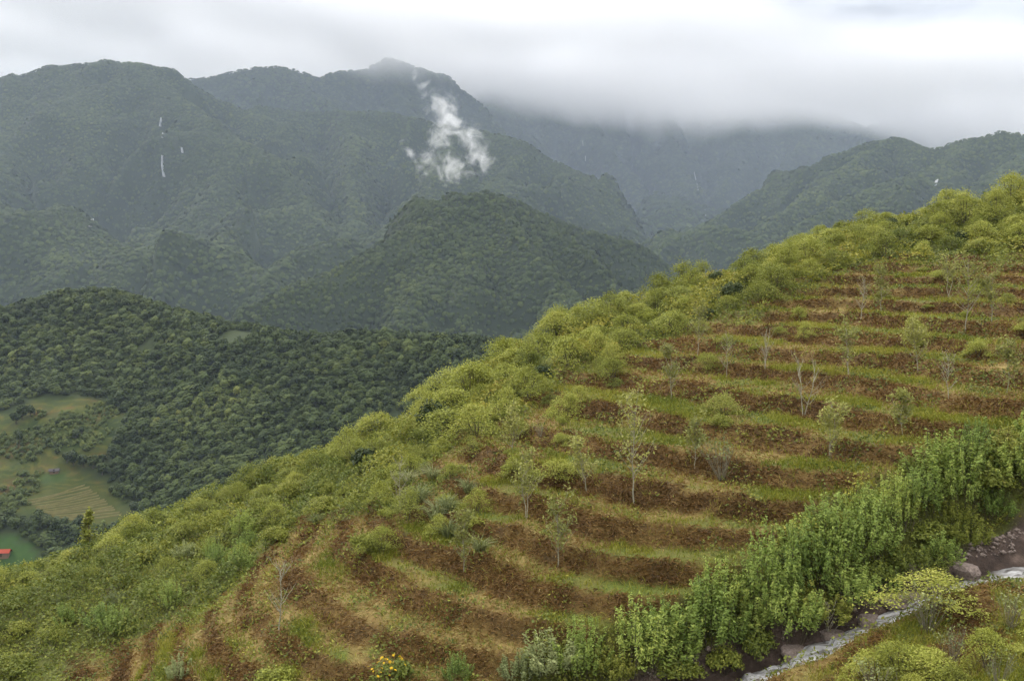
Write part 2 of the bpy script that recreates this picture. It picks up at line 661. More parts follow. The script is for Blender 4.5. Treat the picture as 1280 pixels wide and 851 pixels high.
def scatter_on(g, spacing, jitter=0.45):
    x = np.arange(g.xs[0], g.xs[-1], spacing)
    y = np.arange(g.ys[0], g.ys[-1], spacing)
    X, Y = np.meshgrid(x, y)
    X = X.ravel() + rng.uniform(-jitter, jitter, X.size) * spacing
    Y = Y.ravel() + rng.uniform(-jitter, jitter, Y.size) * spacing
    Z = g(X, Y)
    e = spacing * 0.8
    nx = -(g(X + e, Y) - g(X - e, Y)) / (2 * e)
    ny = -(g(X, Y + e) - g(X, Y - e)) / (2 * e)
    facing = (nx * (-X) + ny * (-Y) + (-Z)) / np.sqrt(X * X + Y * Y + Z * Z) / np.sqrt(nx * nx + ny * ny + 1)
    u, v = to_px(np.stack([X, Y, Z], 1))
    keep = (facing > -0.22) & (u > -140) & (u < 1420) & (v < 860) & (Z > VALLEY - 5)
    P = np.stack([X, Y, Z], 1)[keep]
    return P, u[keep], v[keep]


G_NEAR = [(0.0, (0.022, 0.034, 0.011)), (0.40, (0.052, 0.072, 0.020)), (0.70, (0.094, 0.114, 0.027)), (1.0, (0.170, 0.175, 0.038))]
mat_wood = forest_mat('forest leaves', G_NEAR)
crown_obs = []
for k in range(5):
    crown_obs.append(proto_object('crown', crown_mesh('crown', 150, 0.34, mat_wood, 100 + k, lobes=5, tall=[1, 1.2, .9, 1.5, 1.05][k])))
far_obs = []
for k in range(3):
    far_obs.append(proto_object('far_crown', crown_mesh('far_crown', 100, 0.40, mat_wood, 200 + k, lobes=4, tall=0.6, up=2.0)))
mid_obs = [proto_object('mid_crown', crown_mesh('mid_crown', 130, 0.34, mat_wood, 150 + k, lobes=5, tall=0.85, up=1.5)) for k in range(4)]
ng_mid = instancer_group('mid wood', mid_obs)
ng_near = instancer_group('wood', crown_obs)
ng_far = instancer_group('far wood', far_obs)


def patch(P, wl, seed):
    return fbm(P[:, 0] / wl, (P[:, 1] + P[:, 2]) / wl, 4, seed)


def grow(name, label, g, spacing, size, seed, bright, ng, nk, extra=None, wl=60, jit=0.10, pat=0.32, lean=1.0):
    P, u, v = scatter_on(g, spacing)
    if extra is not None:
        k = extra(P, u, v)
        P, u, v = P[k], u[k], v[k]
    n = len(P)
    sz = size * (0.55 + 0.95 * rng.random(n) ** 1.6) * (0.75 + 0.5 * patch(P, wl * 0.3, seed + 3))
    tint = bright + (patch(P, wl, seed) - 0.5) * pat + rng.normal(0, jit, n)
    e = spacing * 1.5
    nx = -(g(P[:, 0] + e, P[:, 1]) - g(P[:, 0] - e, P[:, 1])) / (2 * e)
    ny = -(g(P[:, 0], P[:, 1] + e) - g(P[:, 0], P[:, 1] - e)) / (2 * e)
    tilt = np.stack([rng.normal(0, .15, n), lean * np.arctan(np.hypot(nx, ny)) + rng.normal(0, .12, n), np.arctan2(ny, nx) + rng.normal(0, .3, n)], 1)
    P = P.copy()
    P[:, 2] += sz * 0.35
    return wood(name, label, 'forest', P, sz, tint, tilt, ng, nk)


grow('forest', 'dense dark green forest over the pointed hill in the middle distance', cone_g, 5.2, 3.6, 11, 0.36, ng_mid, 4, wl=120)
grow('forest', 'hazy green forest over the tall mountain on the left', left_g, 7.2, 4.6, 12, 0.34, ng_far, 3, wl=200)
grow('forest', 'hazy forest on the long ridge behind the pointed hill', mid_g, 8.0, 5.0, 13, 0.33, ng_far, 3, wl=220)
grow('forest', 'blue hazy forest on the peaks below the cloud left of centre', back_g, 12.5, 7.8, 14, 0.35, ng_far, 3, wl=300)
grow('forest', 'blue hazy forest on the far mountain wall under the cloud', wall_g, 15.0, 9.2, 15, 0.34, ng_far, 3, wl=400)
grow('forest', 'hazy green forest on the ridge behind the terraced slope at right', right_g, 7.6, 4.8, 16, 0.36, ng_far, 3, wl=200)

# ------------------------------------------------------------------ fields and woods of the nearer left hill
def in_poly(u, v, poly):
    """signed distance in pixels to a polygon (positive inside)"""
    p = np.array(poly, float)
    u = np.asarray(u, float)
    v = np.asarray(v, float)
    inside = np.zeros(u.shape, bool)
    dist = np.full(u.shape, 1e9)
    for a, b in zip(p, np.roll(p, -1, 0)):
        cond = (a[1] > v) != (b[1] > v)
        xin = (b[0] - a[0]) * (v - a[1]) / (b[1] - a[1] + 1e-12) + a[0]
        inside ^= cond & (u < xin)
        ab = b - a
        t = np.clip(((u - a[0]) * ab[0] + (v - a[1]) * ab[1]) / (ab @ ab), 0, 1)
        dist = np.minimum(dist, np.hypot(u - a[0] - t * ab[0], v - a[1] - t * ab[1]))
    return np.where(inside, dist, -dist)


FIELDS = [(-40, 520), (10, 520), (45, 505), (85, 500), (125, 506), (150, 522), (140, 545), (138, 562), (112, 578), (84, 590),
          (120, 606), (150, 625), (165, 645), (150, 662), (118, 664), (98, 652), (78, 648), (60, 640), (38, 640), (-40, 640)]
LAWN = [(-60, 668), (20, 672), (45, 685), (50, 702), (30, 722), (-60, 745)]
PADDY = [(28, 625), (60, 612), (108, 605), (140, 618), (162, 640), (150, 658), (100, 653), (76, 650), (50, 636)]
OVAL = [(44, 598), (60, 588), (80, 588), (92, 597), (78, 604), (52, 606)]

X, Y = np.meshgrid(hill1.xs, hill1.ys)
uu, vv = to_px(np.stack([X.ravel(), Y.ravel(), hill1.Z.ravel()], 1))
uu = uu.reshape(X.shape)
vv = vv.reshape(X.shape)
wob = (fbm(X / 14, Y / 14, 3, 8) - 0.5) * 10
f_field = sstep(-8, -2, in_poly(uu + wob, vv + wob * 0.5, FIELDS))
f_lawn = sstep(-2, 2, in_poly(uu + wob * .4, vv + wob * .3, LAWN))
f_oval = sstep(-1.5, 1.5, in_poly(uu, vv, OVAL))
f_paddy = sstep(-2, 2, in_poly(uu, vv, PADDY))


def valley_mat():
    m, nt, b = new_mat('valley fields')
    base = add_ramp(nt, add_noise(nt, 0.03, 5), [(0.3, (0.020, 0.030, 0.010)), (0.7, (0.040, 0.052, 0.017))])
    n1 = add_noise(nt, 0.05, 7, 0.68)
    fld = add_ramp(nt, n1, [(0.30, (0.014, 0.026, 0.004)), (0.44, (0.036, 0.050, 0.006)), (0.56, (0.062, 0.062, 0.008)), (0.68, (0.085, 0.048, 0.012))])
    gz = nt.nodes.new('ShaderNodeNewGeometry')
    sz_ = nt.nodes.new('ShaderNodeSeparateXYZ')
    nt.links.new(gz.outputs['Position'], sz_.inputs[0])
    wv = nt.nodes.new('ShaderNodeMath')
    wv.operation = 'MULTIPLY_ADD'
    nt.links.new(add_noise(nt, 0.03, 4), wv.inputs[0])
    wv.inputs[1].default_value = 30.0
    nt.links.new(sz_.outputs['Z'], wv.inputs[2])
    sn = nt.nodes.new('ShaderNodeMath')
    sn.operation = 'SINE'
    mm = nt.nodes.new('ShaderNodeMath')
    mm.operation = 'MULTIPLY'
    nt.links.new(wv.outputs[0], mm.inputs[0])
    mm.inputs[1].default_value = 1.7
    nt.links.new(mm.outputs[0], sn.inputs[0])
    rows = add_ramp(nt, sn.outputs[0], [(0.0, (0.62, 0.72, 0.60)), (0.9, (1.15, 1.1, 1.0))])
    fld = add_mix(nt, 0.8, fld, rows, 'MULTIPLY')
    pad = add_ramp(nt, add_noise(nt, 0.08, 4), [(0.3, (0.030, 0.042, 0.006)), (0.7, (0.056, 0.060, 0.010))])
    lawn = add_ramp(nt, add_noise(nt, 0.2, 4), [(0.3, (0.020, 0.050, 0.008)), (0.7, (0.032, 0.068, 0.011))])
    oval = add_ramp(nt, add_noise(nt, 0.2, 4), [(0.3, (0.026, 0.048, 0.009)), (0.7, (0.042, 0.066, 0.012))])
    c = add_mix(nt, add_attr(nt, 'field'), base, fld)
    c = add_mix(nt, add_attr(nt, 'paddy'), c, pad)
    c = add_mix(nt, add_attr(nt, 'oval'), c, oval)
    c = add_mix(nt, add_attr(nt, 'lawn'), c, lawn)
    nt.links.new(c, b.inputs['Base Color'])
    b.inputs['Roughness'].default_value = 0.95
    return m


hill1_ob = struct(hill1.mesh('valley_hill', valley_mat()))
for nm, f in (('field', f_field), ('lawn', f_lawn), ('oval', f_oval), ('paddy', f_paddy)):
    float_attr(hill1_ob, nm, f.ravel())
open_mask = Grid(hill1.xs, hill1.ys, np.maximum(np.maximum(f_field, f_lawn), f_oval))


def not_open(P, u, v):
    return open_mask(P[:, 0], P[:, 1]) < 0.15


def clearing(P, u, v):
    return not_open(P, u, v) & (fbm(P[:, 0] / 40, P[:, 1] / 40, 3, 5) > 0.22)


grow('forest', 'dark green forest covering the near hill beyond the terraced slope', hill1, 3.5, 2.75, 31, 0.38, ng_near, 5, extra=clearing, wl=60, jit=.13, pat=.8, lean=.5)


def some_scrub(P, u, v):
    return (open_mask(P[:, 0], P[:, 1]) > 0.5) & (in_poly(u, v, PADDY) < 0) & (in_poly(u, v, LAWN) < 0) & (in_poly(u, v, OVAL) < 0) & (fbm(P[:, 0] / 22, P[:, 1] / 22, 4, 6) > 0.555)


grow('scrub', 'patches of low scrub along the edges of the valley fields', hill1, 2.6, 1.5, 35, 0.5, ng_near, 5, extra=some_scrub, wl=40)

# rice terrace banks in the valley: low earth banks, each its own piece
mat_bank = ground_mat('straw banks', (0.085, 0.076, 0.024), (0.125, 0.108, 0.038), 0.4)
pad_root = bpy.data.objects.new('rice_terraces', None)
COL.objects.link(pad_root)
pad_root['kind'] = 'structure'
c0 = hill1.hit(100, 632, 420, 700)
pad_root.location = c0
for i in range(15):
    t = i / 14.0
    a = np.array([30 + 46 * t, 626 + 24 * t])
    b = np.array([108 + 44 * t, 606 + 36 * t])
    pl = []
    for k in range(15):
        s = k / 14.0
        q = a + (b - a) * s
        p = hill1.hit(q[0] + 1.5 * math.sin(i * 2.1 + s * 5), q[1] + 1.2 * math.sin(s * 3.1) + 0.6 * math.sin(i * 1.7 + 4 * s), 420, 700)
        if p is not None:
            pl.append(p)
    pl = np.array(pl)
    V, F = [], []
    for p in pl:
        for dy, dz in ((-0.8, -0.5), (-0.25, 0.42), (0.35, 0.42), (1.2, -0.5)):
            V.append(p + np.array([0, dy, dz + random.uniform(-.06, .06)]) - c0)
    n = len(pl)
    for k in range(n - 1):
        for j in range(3):
            F.append((k * 4 + j, k * 4 + j + 1, k * 4 + 4 + j + 1, k * 4 + 4 + j))
    link_mesh('bank', V, F, mat_bank, parent=pad_root, smooth=True)

# ------------------------------------------------------------------ the terraced hillside
STEP, OFF = 0.9, 0.3
TERR = {
    3: [(1048, 390), (1121, 394), (1173, 398), (1262, 406)],
    4: [(1069, 413), (1116, 416), (1203, 426), (1280, 435)],
    5: [(860, 422), (945, 432), (990, 436), (1081, 442), (1145, 445), (1203, 454), (1280, 461)],
    6: [(853, 446), (912, 453), (992, 462), (1062, 469), (1102, 473), (1182, 486), (1280, 501)],
    7: [(820, 474), (874, 474), (940, 488), (1000, 497), (1069, 510), (1133, 515), (1192, 525), (1239, 536)],
    8: [(678, 484), (740, 500), (811, 510), (858, 519), (945, 528), (992, 533), (1046, 545), (1126, 553)],
    9: [(675, 532), (725, 532), (772, 542), (807, 556), (850, 561), (909, 566), (968, 575), (1027, 587), (1081, 592)],
    10: [(597, 548), (650, 573), (720, 582), (761, 587), (834, 596), (890, 613), (952, 620), (975, 625)],
    11: [(576, 592), (607, 601), (654, 612), (706, 632), (760, 639), (795, 644), (846, 648), (890, 653), (940, 667)],
    12: [(599, 650), (654, 656), (689, 668), (748, 685), (795, 694), (860, 703), (893, 706)],
    13: [(505, 650), (540, 673), (575, 685), (619, 694), (659, 708), (692, 725), (736, 743), (786, 760)],
    14: [(472, 695), (528, 727), (563, 745), (607, 755), (649, 776)],
    15: [(402, 668), (426, 710), (447, 745), (482, 773), (520, 800)],
    16: [(315, 730), (335, 760), (365, 800), (400, 825)],
}
ctrl = []
for k, line in TERR.items():
    for q in line:
        ctrl.append(at_z(q[0], q[1], -OFF - STEP * k))
SKY_PX = [(-60, 740, 56), (0, 716, 58), (60, 692, 60), (120, 664, 62), (200, 640, 64), (260, 612, 65), (330, 578, 66), (400, 556, 66), (450, 528, 66), (500, 502, 68),
          (550, 470, 71), (600, 443, 74), (650, 412, 77), (700, 390, 80), (750, 378, 83), (800, 356, 86), (850, 345, 89), (900, 330, 92),
          (950, 311, 95), (1000, 291, 98), (1060, 268, 100), (1120, 262, 100), (1200, 242, 100), (1280, 224, 98), (1400, 195, 96)]
crest = []
for (u_, v_, D_) in SKY_PX:
    lift = (2.0 if u_ > 420 else 1.2) / D_ * FPX
    p = at(u_, v_ + lift, D_)
    crest.append(p)
    ctrl.append(p)
    r = p[:2] / np.linalg.norm(p[:2])
    if u_ < 300:
        r = np.array([-0.55, 0.83])
    for dd, dz in ((9, -2.6), (22, -10), (50, -29), (95, -62)):
        ctrl.append(np.array([p[0] + r[0] * dd, p[1] + r[1] * dd, p[2] + dz]))
# upper right slope between the terraces and the crest
for q in ((1280, 350, 70), (1200, 345, 72), (1100, 342, 76), (1020, 350, 76), (950, 385, 73), (1280, 300, 83), (1150, 305, 86), (1050, 325, 84), (900, 395, 74), (800, 420, 72),
          (700, 445, 68), (620, 500, 62), (560, 520, 62), (520, 570, 57), (450, 600, 56), (350, 660, 54), (300, 690, 53), (200, 720, 53), (100, 760, 52), (0, 800, 50),
          (150, 851, 43), (0, 880, 45), (300, 851, 37), (420, 851, 35), (520, 851, 34), (640, 840, 34), (740, 830, 34)):
    ctrl.append(at(*q))
CREEK_PX = [(880, 872, -14.7), (930, 848, -14.25), (960, 835, -14.0), (1000, 818, -13.55), (1040, 800, -13.15), (1080, 784, -12.75), (1110, 771, -12.45), (1150, 752, -12.1),
            (1190, 740, -11.8), (1230, 722, -11.4), (1280, 708, -11.0), (1330, 694, -10.6), (1400, 672, -10.0)]
creek = np.array([at_z(*q) for q in CREEK_PX])
creek = np.vstack([[creek[0] + np.array([-12, -2.5, -3.0])], creek, [creek[-1] + np.array([14, 5, 3.2])]])
for p in creek:
    ctrl.append(p + np.array([0, 0, -0.05]))
# foot of the bank behind the stream, and the shelf on the near side
for q in ((1000, 770, -11.6), (1080, 735, -10.9), (1150, 690, -9.9), (1220, 640, -8.7), (900, 800, -12.6), (820, 800, -13.1), (1280, 650, -9.6)):
    ctrl.append(at_z(*q))
for q in ((1280, 770, 32.4), (1150, 815, 31.6), (1060, 845, 31.3), (1280, 851, 27.5), (1180, 860, 28.0), (1400, 780, 30), (1400, 860, 26), (1000, 872, 31.2)):
    ctrl.append(at(*q))
for p in ((0, 6, -11.0), (16, 12, -9.0), (-16, 14, -15), (34, 8, -6), (-40, 20, -26), (-70, 60, -52), (-60, 30, -42), (-90, 110, -85), (0, -20, -8), (-60, -20, -34), (60, -20, 0),
          (70, 60, 2), (60, 40, -4), (80, 100, 14), (45, 50, -4.5), (95, 180, -30), (-130, 60, -105), (-130, 180, -140)):
    ctrl.append(np.array(p, float))
tps = TPS(ctrl, lam=0.004)


def spaced(segments):
    out = []
    for a, b, st in segments:
        out.append(np.arange(a, b, st))
    return np.concatenate(out)


hx = spaced([(-130, -60, 3.0), (-60, -34, 0.8), (-34, 34, 0.20), (34, 50, 0.6), (50, 96, 3.0)])
hy = spaced([(-20, 20, 2.0), (20, 27, 0.5), (27, 66, 0.20), (66, 112, 0.35), (112, 185, 3.0)])
X, Y = np.meshgrid(hx, hy)
H = tps(X, Y)
u0, v0 = to_px(np.stack([X.ravel(), np.maximum(Y.ravel(), 5), H.ravel()], 1))
u0 = u0.reshape(X.shape)
v0 = v0.reshape(X.shape)
TERR_POLY = [(1420, 318), (1280, 320), (1090, 326), (1000, 346), (930, 395), (850, 412), (790, 440), (690, 470), (640, 520), (575, 545), (555, 585), (500, 630), (395, 650), (320, 705), (262, 752), (180, 795), (90, 835), (60, 872), (640, 870), (700, 800), (800, 778), (905, 718), (1000, 650), (1130, 585), (1200, 556), (1300, 535), (1420, 560)]
wob = (fbm(X / 3, Y / 3, 3, 12) - 0.5)
terr = sstep(-14, 16, in_poly(u0 + wob * 60, v0 + wob * 40, TERR_POLY))
terr = terr * sstep(15, 24, Y)


def creek_dist(x, y):
    d = np.full(np.shape(x), 1e9)
    zz = np.zeros(np.shape(x))
    sd = np.zeros(np.shape(x))
    for a, b in zip(creek[:-1], creek[1:]):
        ab = b[:2] - a[:2]
        t = np.clip(((x - a[0]) * ab[0] + (y - a[1]) * ab[1]) / (ab @ ab), 0, 1)
        qx, qy = a[0] + t * ab[0], a[1] + t * ab[1]
        dd = np.hypot(x - qx, y - qy)
        m = dd < d
        d = np.where(m, dd, d)
        zz = np.where(m, a[2] + t * (b[2] - a[2]), zz)
        sd = np.where(m, np.sign(ab[0] * (y - a[1]) - ab[1] * (x - a[0])), sd)
    return d, zz, sd                      # sd > 0: far bank


# wavering edges, then steps
Hn = H + (fbm(X / 5.0, Y / 5.0, 3, 4) - 0.5) * 0.55 * terr
tt = (Hn + OFF) / STEP
kk = np.floor(tt)
ff = tt - kk
TREAD = 0.42
g_ = np.where(ff < TREAD, 0.10 * ff / TREAD, 0.10 + 0.90 * np.clip((ff - TREAD) / (1 - TREAD) * 1.35, 0, 1) ** 0.85)
Zt = (kk + g_) * STEP - OFF
edge_n = 0.20 * (fbm(X / 0.9, Y / 0.9, 3, 74) - 0.5)
riser = sstep(TREAD - 0.06, TREAD + 0.06, ff + edge_n) * (1 - sstep(0.80, 0.93, ff + edge_n * .6))
strength = np.clip(terr * (0.55 + 0.75 * fbm(X / 4, Y / 4, 3, 44)) * (1 - 0.45 * sstep(560, 380, u0)), 0, 1)
Zh = Hn * (1 - strength) + Zt * strength
rough = fbm(X / 0.8, Y / 0.8, 4, 23) - 0.5
Zh = Zh + rough * (0.26 * riser * terr + 0.16) + (fbm(X / 2.5, Y / 2.5, 3, 29) - 0.5) * 0.22
cd, cz, cs = creek_dist(X, Y)
near_c = cd < 5
ch = np.exp(-(cd / 1.05) ** 4)
Zh = np.where(near_c, Zh * (1 - ch) + (cz - 0.32) * ch, Zh)
# rock shelf and cut bank on the far side of the stream
shelf = np.where(cs > 0, sstep(0.95, 1.1, cd) * (1 - sstep(1.8, 2.8, cd)), 0) * sstep(-8, 2, X) * sstep(20, 24, Y)
Zh = Zh * (1 - 0.7 * shelf) + (cz + 0.42 + rough * 0.3) * 0.7 * shelf
# the near bank right of the stream: rough earth with dead bracken
nbank = np.where((cs < 0) & (X > 3), sstep(0.9, 1.6, cd), 0.0) * sstep(20, 24, Y)
terr = np.maximum(terr, nbank)
riser = np.where(nbank > .5, sstep(.42, .58, fbm(X / 1.4, Y / 1.4, 3, 88)), riser)
hill = Grid(hx, hy, Zh)
GULLY = [(1185, 705), (1225, 668), (1270, 630), (1400, 575), (1400, 645), (1290, 686), (1240, 706), (1200, 722)]
mud = np.clip(sstep(-6, 8, in_poly(u0 + wob * 26, v0 + wob * 20, GULLY)) + (cd < 3.0) * np.where(cs > 0, 1 - sstep(1.2, 1.9, cd), 1 - sstep(0.5, 0.9, cd)), 0, 1)


def hillside_mat():
    m, nt, b = new_mat('hillside soil and cover')
    geo = nt.nodes.new('ShaderNodeNewGeometry')
    P = geo.outputs['Position']
    nb = add_noise(nt, 0.9, 6, 0.62, P)
    nf = add_noise(nt, 9.0, 5, 0.7, P)
    brown = add_ramp(nt, nb, [(0.26, (0.046, 0.030, 0.010)), (0.42, (0.092, 0.054, 0.015)), (0.56, (0.132, 0.082, 0.022)), (0.72, (0.180, 0.128, 0.038))])
    fine = add_ramp(nt, nf, [(0.25, (0.45, 0.45, 0.45)), (0.75, (1.35, 1.35, 1.35))])
    brown = add_mix(nt, 0.85, brown, fine, 'MULTIPLY')
    ng_ = add_noise(nt, 0.35, 5, 0.6, P)
    green = add_ramp(nt, ng_, [(0.28, (0.120, 0.084, 0.026)), (0.42, (0.130, 0.116, 0.027)), (0.55, (0.098, 0.112, 0.019)), (0.72, (0.090, 0.120, 0.015))])
    green = add_mix(nt, 0.7, green, fine, 'MULTIPLY')
    wild = add_ramp(nt, add_noise(nt, 0.5, 5, 0.6, P), [(0.3, (0.070, 0.064, 0.018)), (0.5, (0.096, 0.104, 0.024)), (0.7, (0.125, 0.135, 0.026))])
    wild = add_mix(nt, 0.8, wild, fine, 'MULTIPLY')
    tan = add_ramp(nt, nb, [(0.28, (0.130, 0.084, 0.026)), (0.5, (0.200, 0.140, 0.044)), (0.72, (0.270, 0.205, 0.070))])
    tan = add_mix(nt, 0.7, tan, fine, 'MULTIPLY')
    green = add_mix(nt, add_attr(nt, 'bare'), green, tan)
    c = add_mix(nt, add_attr(nt, 'riser'), green, brown)
    c = add_mix(nt, add_attr(nt, 'terr'), wild, c)
    mudc = add_ramp(nt, add_noise(nt, 1.6, 6, 0.65, P), [(0.3, (0.030, 0.022, 0.017)), (0.55, (0.075, 0.052, 0.040)), (0.72, (0.160, 0.115, 0.090))])
    c = add_mix(nt, add_attr(nt, 'mud'), c, mudc)
    nt.links.new(c, b.inputs['Base Color'])
    b.inputs['Roughness'].default_value = 0.95
    bump = nt.nodes.new('ShaderNodeBump')
    bump.inputs['Strength'].default_value = 0.9
    bump.inputs['Distance'].default_value = 0.08
    nt.links.new(nf, bump.inputs['Height'])
    nt.links.new(bump.outputs[0], b.inputs['Normal'])
    return m


cover_n = fbm(X / 4.0, Y / 4.0, 4, 71)
bare = sstep(0.47, 0.60, cover_n + 0.20 * sstep(660, 480, u0) + 0.09 * sstep(1050, 1200, u0) * sstep(380, 420, v0) + 0.05 * (fbm(X / 1.1, Y / 1.1, 3, 73) - .5) * 4)   # trodden earth instead of grass
soil = riser
hill_ob = struct(hill.mesh('hillside', hillside_mat()))
for nm, f in (('riser', soil), ('bare', bare), ('terr', terr), ('mud', mud)):
    float_attr(hill_ob, nm, f.ravel())
gr_riser, gr_terr, gr_bare, gr_mud = (Grid(hx, hy, a) for a in (riser, terr, bare, mud))


def hit(px, py, ymin=22, ymax=118):
    h = hill.hit(px, py, ymin, ymax, 2200)
    k = 0
    while h is None and k < 12:            # grazes over the crest: take the crest below it
        k += 1
        h = hill.hit(px, py + 6 * k, ymin, ymax, 2200)
    return h


# ------------------------------------------------------------------ the stream
def water_mat():
    m, nt, b = new_mat('white water')
    geo = nt.nodes.new('ShaderNodeNewGeometry')
    mp = nt.nodes.new('ShaderNodeMapping')
    mp.inputs['Rotation'].default_value = (0, 0, 0.2)
    mp.inputs['Scale'].default_value = (0.35, 1.5, 0.9)
    nt.links.new(geo.outputs['Position'], mp.inputs[0])
    n = add_noise(nt, 2.6, 7, 0.68, mp.outputs[0], 0.8)
    c = add_ramp(nt, n, [(0.38, (0.09, 0.08, 0.07)), (0.48, (0.26, 0.25, 0.235)), (0.60, (0.50, 0.49, 0.475))])
    nt.links.new(c, b.inputs['Base Color'])
    b.inputs['Roughness'].default_value = 0.35
    b.inputs['Specular IOR Level'].default_value = 0.4
    return m


cr = resample(creek[1:-1], 0.12)
tan = np.gradient(cr, axis=0)
tan /= np.linalg.norm(tan, axis=1, keepdims=True)
sidev = np.stack([-tan[:, 1], tan[:, 0], np.zeros(len(cr))], 1)
nw = 15
arc = np.arange(len(cr)) * 0.12
V = []
for i in range(len(cr)):
    w = 0.80 + 0.22 * (vnoise(arc[i] / 1.2, 3.3, 5) - 0.5) * 2
    meander = 0.35 * (vnoise(arc[i] / 2.2, 8.1, 6) - 0.5)
    drop = 0.22 * (math.floor(arc[i] / 1.7) * 1.7 - arc[i]) / 1.7 * 0.9
    for j in range(nw):
        s = (j / (nw - 1) * 2 - 1)
        q = cr[i] + sidev[i] * (s * w + meander)
        z = q[2] - 0.02 + drop + 0.16 * (fbm(np.array(arc[i] / 0.45), np.array(s * 1.6), 4, 66) - 0.5) * 2 * (1 - s ** 4) - 0.14 * s ** 4
        V.append((q[0], q[1], z))
F = []
for i in range(len(cr) - 1):
    for j in range(nw - 1):
        a = i * nw + j
        F.append((a, a + 1, a + nw + 1, a + nw))
struct(link_mesh('stream', V, F, water_mat(), smooth=True))

# ------------------------------------------------------------------ plant materials
def leaf_mat(name, stops, transl=0.28, var=0.5):
    """leaves: tint per leaf ('lt') and per plant (object random)"""
    m, nt, b = new_mat(name)
    info = nt.nodes.new('ShaderNodeObjectInfo')
    lt = add_attr(nt, 'lt')
    a = nt.nodes.new('ShaderNodeMath')
    a.operation = 'MULTIPLY_ADD'
    nt.links.new(info.outputs['Random'], a.inputs[0])
    a.inputs[1].default_value = var
    nt.links.new(lt, a.inputs[2])
    s = nt.nodes.new('ShaderNodeMath')
    s.operation = 'SUBTRACT'
    nt.links.new(a.outputs[0], s.inputs[0])
    s.inputs[1].default_value = var * 0.5
    col = add_ramp(nt, s.outputs[0], stops)
    nt.links.new(col, b.inputs['Base Color'])
    b.inputs['Roughness'].default_value = 0.6
    b.inputs['Specular IOR Level'].default_value = 0.2
    tr = nt.nodes.new('ShaderNodeBsdfTranslucent')
    nt.links.new(col, tr.inputs['Color'])
    mx = nt.nodes.new('ShaderNodeMixShader')
    mx.inputs[0].default_value = transl
    out = nt.nodes['Material Output']
    nt.links.new(b.outputs[0], mx.inputs[1])
    nt.links.new(tr.outputs[0], mx.inputs[2])
    nt.links.new(mx.outputs[0], out.inputs['Surface'])
    return m


def bark_mat(name, c0, c1):
    m, nt, b = new_mat(name)
    col = add_ramp(nt, add_noise(nt, 14, 4), [(0.3, c0), (0.7, c1)])
    nt.links.new(col, b.inputs['Base Color'])
    b.inputs['Roughness'].default_value = 0.9
    return m


M_YELLOW = leaf_mat('yellow green leaves', [(0.05, (0.133, 0.146, 0.026)), (0.35, (0.223, 0.242, 0.035)), (0.65, (0.308, 0.329, 0.051)), (1.0, (0.407, 0.388, 0.090))])
M_GREEN = leaf_mat('green scrub leaves', [(0.05, (0.074, 0.096, 0.018)), (0.4, (0.155, 0.182, 0.028)), (0.7, (0.235, 0.252, 0.040)), (1.0, (0.300, 0.285, 0.060))])
M_MUG = leaf_mat('blue green leaves', [(0.0, (0.067, 0.110, 0.020)), (0.35, (0.159, 0.224, 0.042)), (0.65, (0.256, 0.325, 0.066)), (1.0, (0.405, 0.435, 0.093))])
M_GREY = leaf_mat('grey green leaves', [(0.05, (0.109, 0.132, 0.049)), (0.4, (0.202, 0.233, 0.088)), (0.7, (0.279, 0.310, 0.121)), (1.0, (0.358, 0.373, 0.149))])
M_PALE = leaf_mat('pale sapling leaves', [(0.05, (0.158, 0.165, 0.046)), (0.5, (0.271, 0.277, 0.073)), (1.0, (0.396, 0.383, 0.106))], 0.35)
M_DARK = leaf_mat('dark leaves', [(0.05, (0.020, 0.032, 0.010)), (0.5, (0.042, 0.062, 0.018)), (1.0, (0.080, 0.100, 0.026))], 0.2)
M_GRASS = leaf_mat('strip grass', [(0.0, (0.085, 0.100, 0.013)), (0.30, (0.155, 0.180, 0.018)), (0.60, (0.250, 0.245, 0.028)), (1.0, (0.340, 0.270, 0.070))], 0.3, 0)
M_DRY = leaf_mat('dry bracken', [(0.0, (0.060, 0.034, 0.011)), (0.35, (0.140, 0.073, 0.021)), (0.65, (0.215, 0.128, 0.035)), (0.85, (0.310, 0.239, 0.083)), (1.0, (0.165, 0.188, 0.033))], 0.2, 0)
M_SCRUB = leaf_mat('scrub leaves', [(0.0, (0.067, 0.087, 0.020)), (0.3, (0.140, 0.169, 0.031)), (0.55, (0.240, 0.244, 0.040)), (0.8, (0.346, 0.309, 0.048)), (1.0, (0.368, 0.266, 0.088))], 0.28, 0)
M_REED = leaf_mat('silvery grass', [(0.0, (0.110, 0.130, 0.045)), (0.5, (0.205, 0.230, 0.090)), (1.0, (0.310, 0.310, 0.140))], 0.3)
M_FLOWER = leaf_mat('yellow petals', [(0.0, (0.70, 0.34, 0.01)), (0.5, (0.80, 0.50, 0.02)), (1.0, (0.85, 0.60, 0.04))], 0.3)
M_TWIG = bark_mat('pale bark', (0.20, 0.18, 0.12), (0.40, 0.365, 0.27))
M_THIN = bark_mat('grey twigs', (0.12, 0.105, 0.07), (0.24, 0.215, 0.15))
M_STEM = bark_mat('brown stems', (0.060, 0.048, 0.030), (0.13, 0.11, 0.07))
M_ROCK = bark_mat('rock', (0.11, 0.085, 0.07), (0.27, 0.21, 0.175))


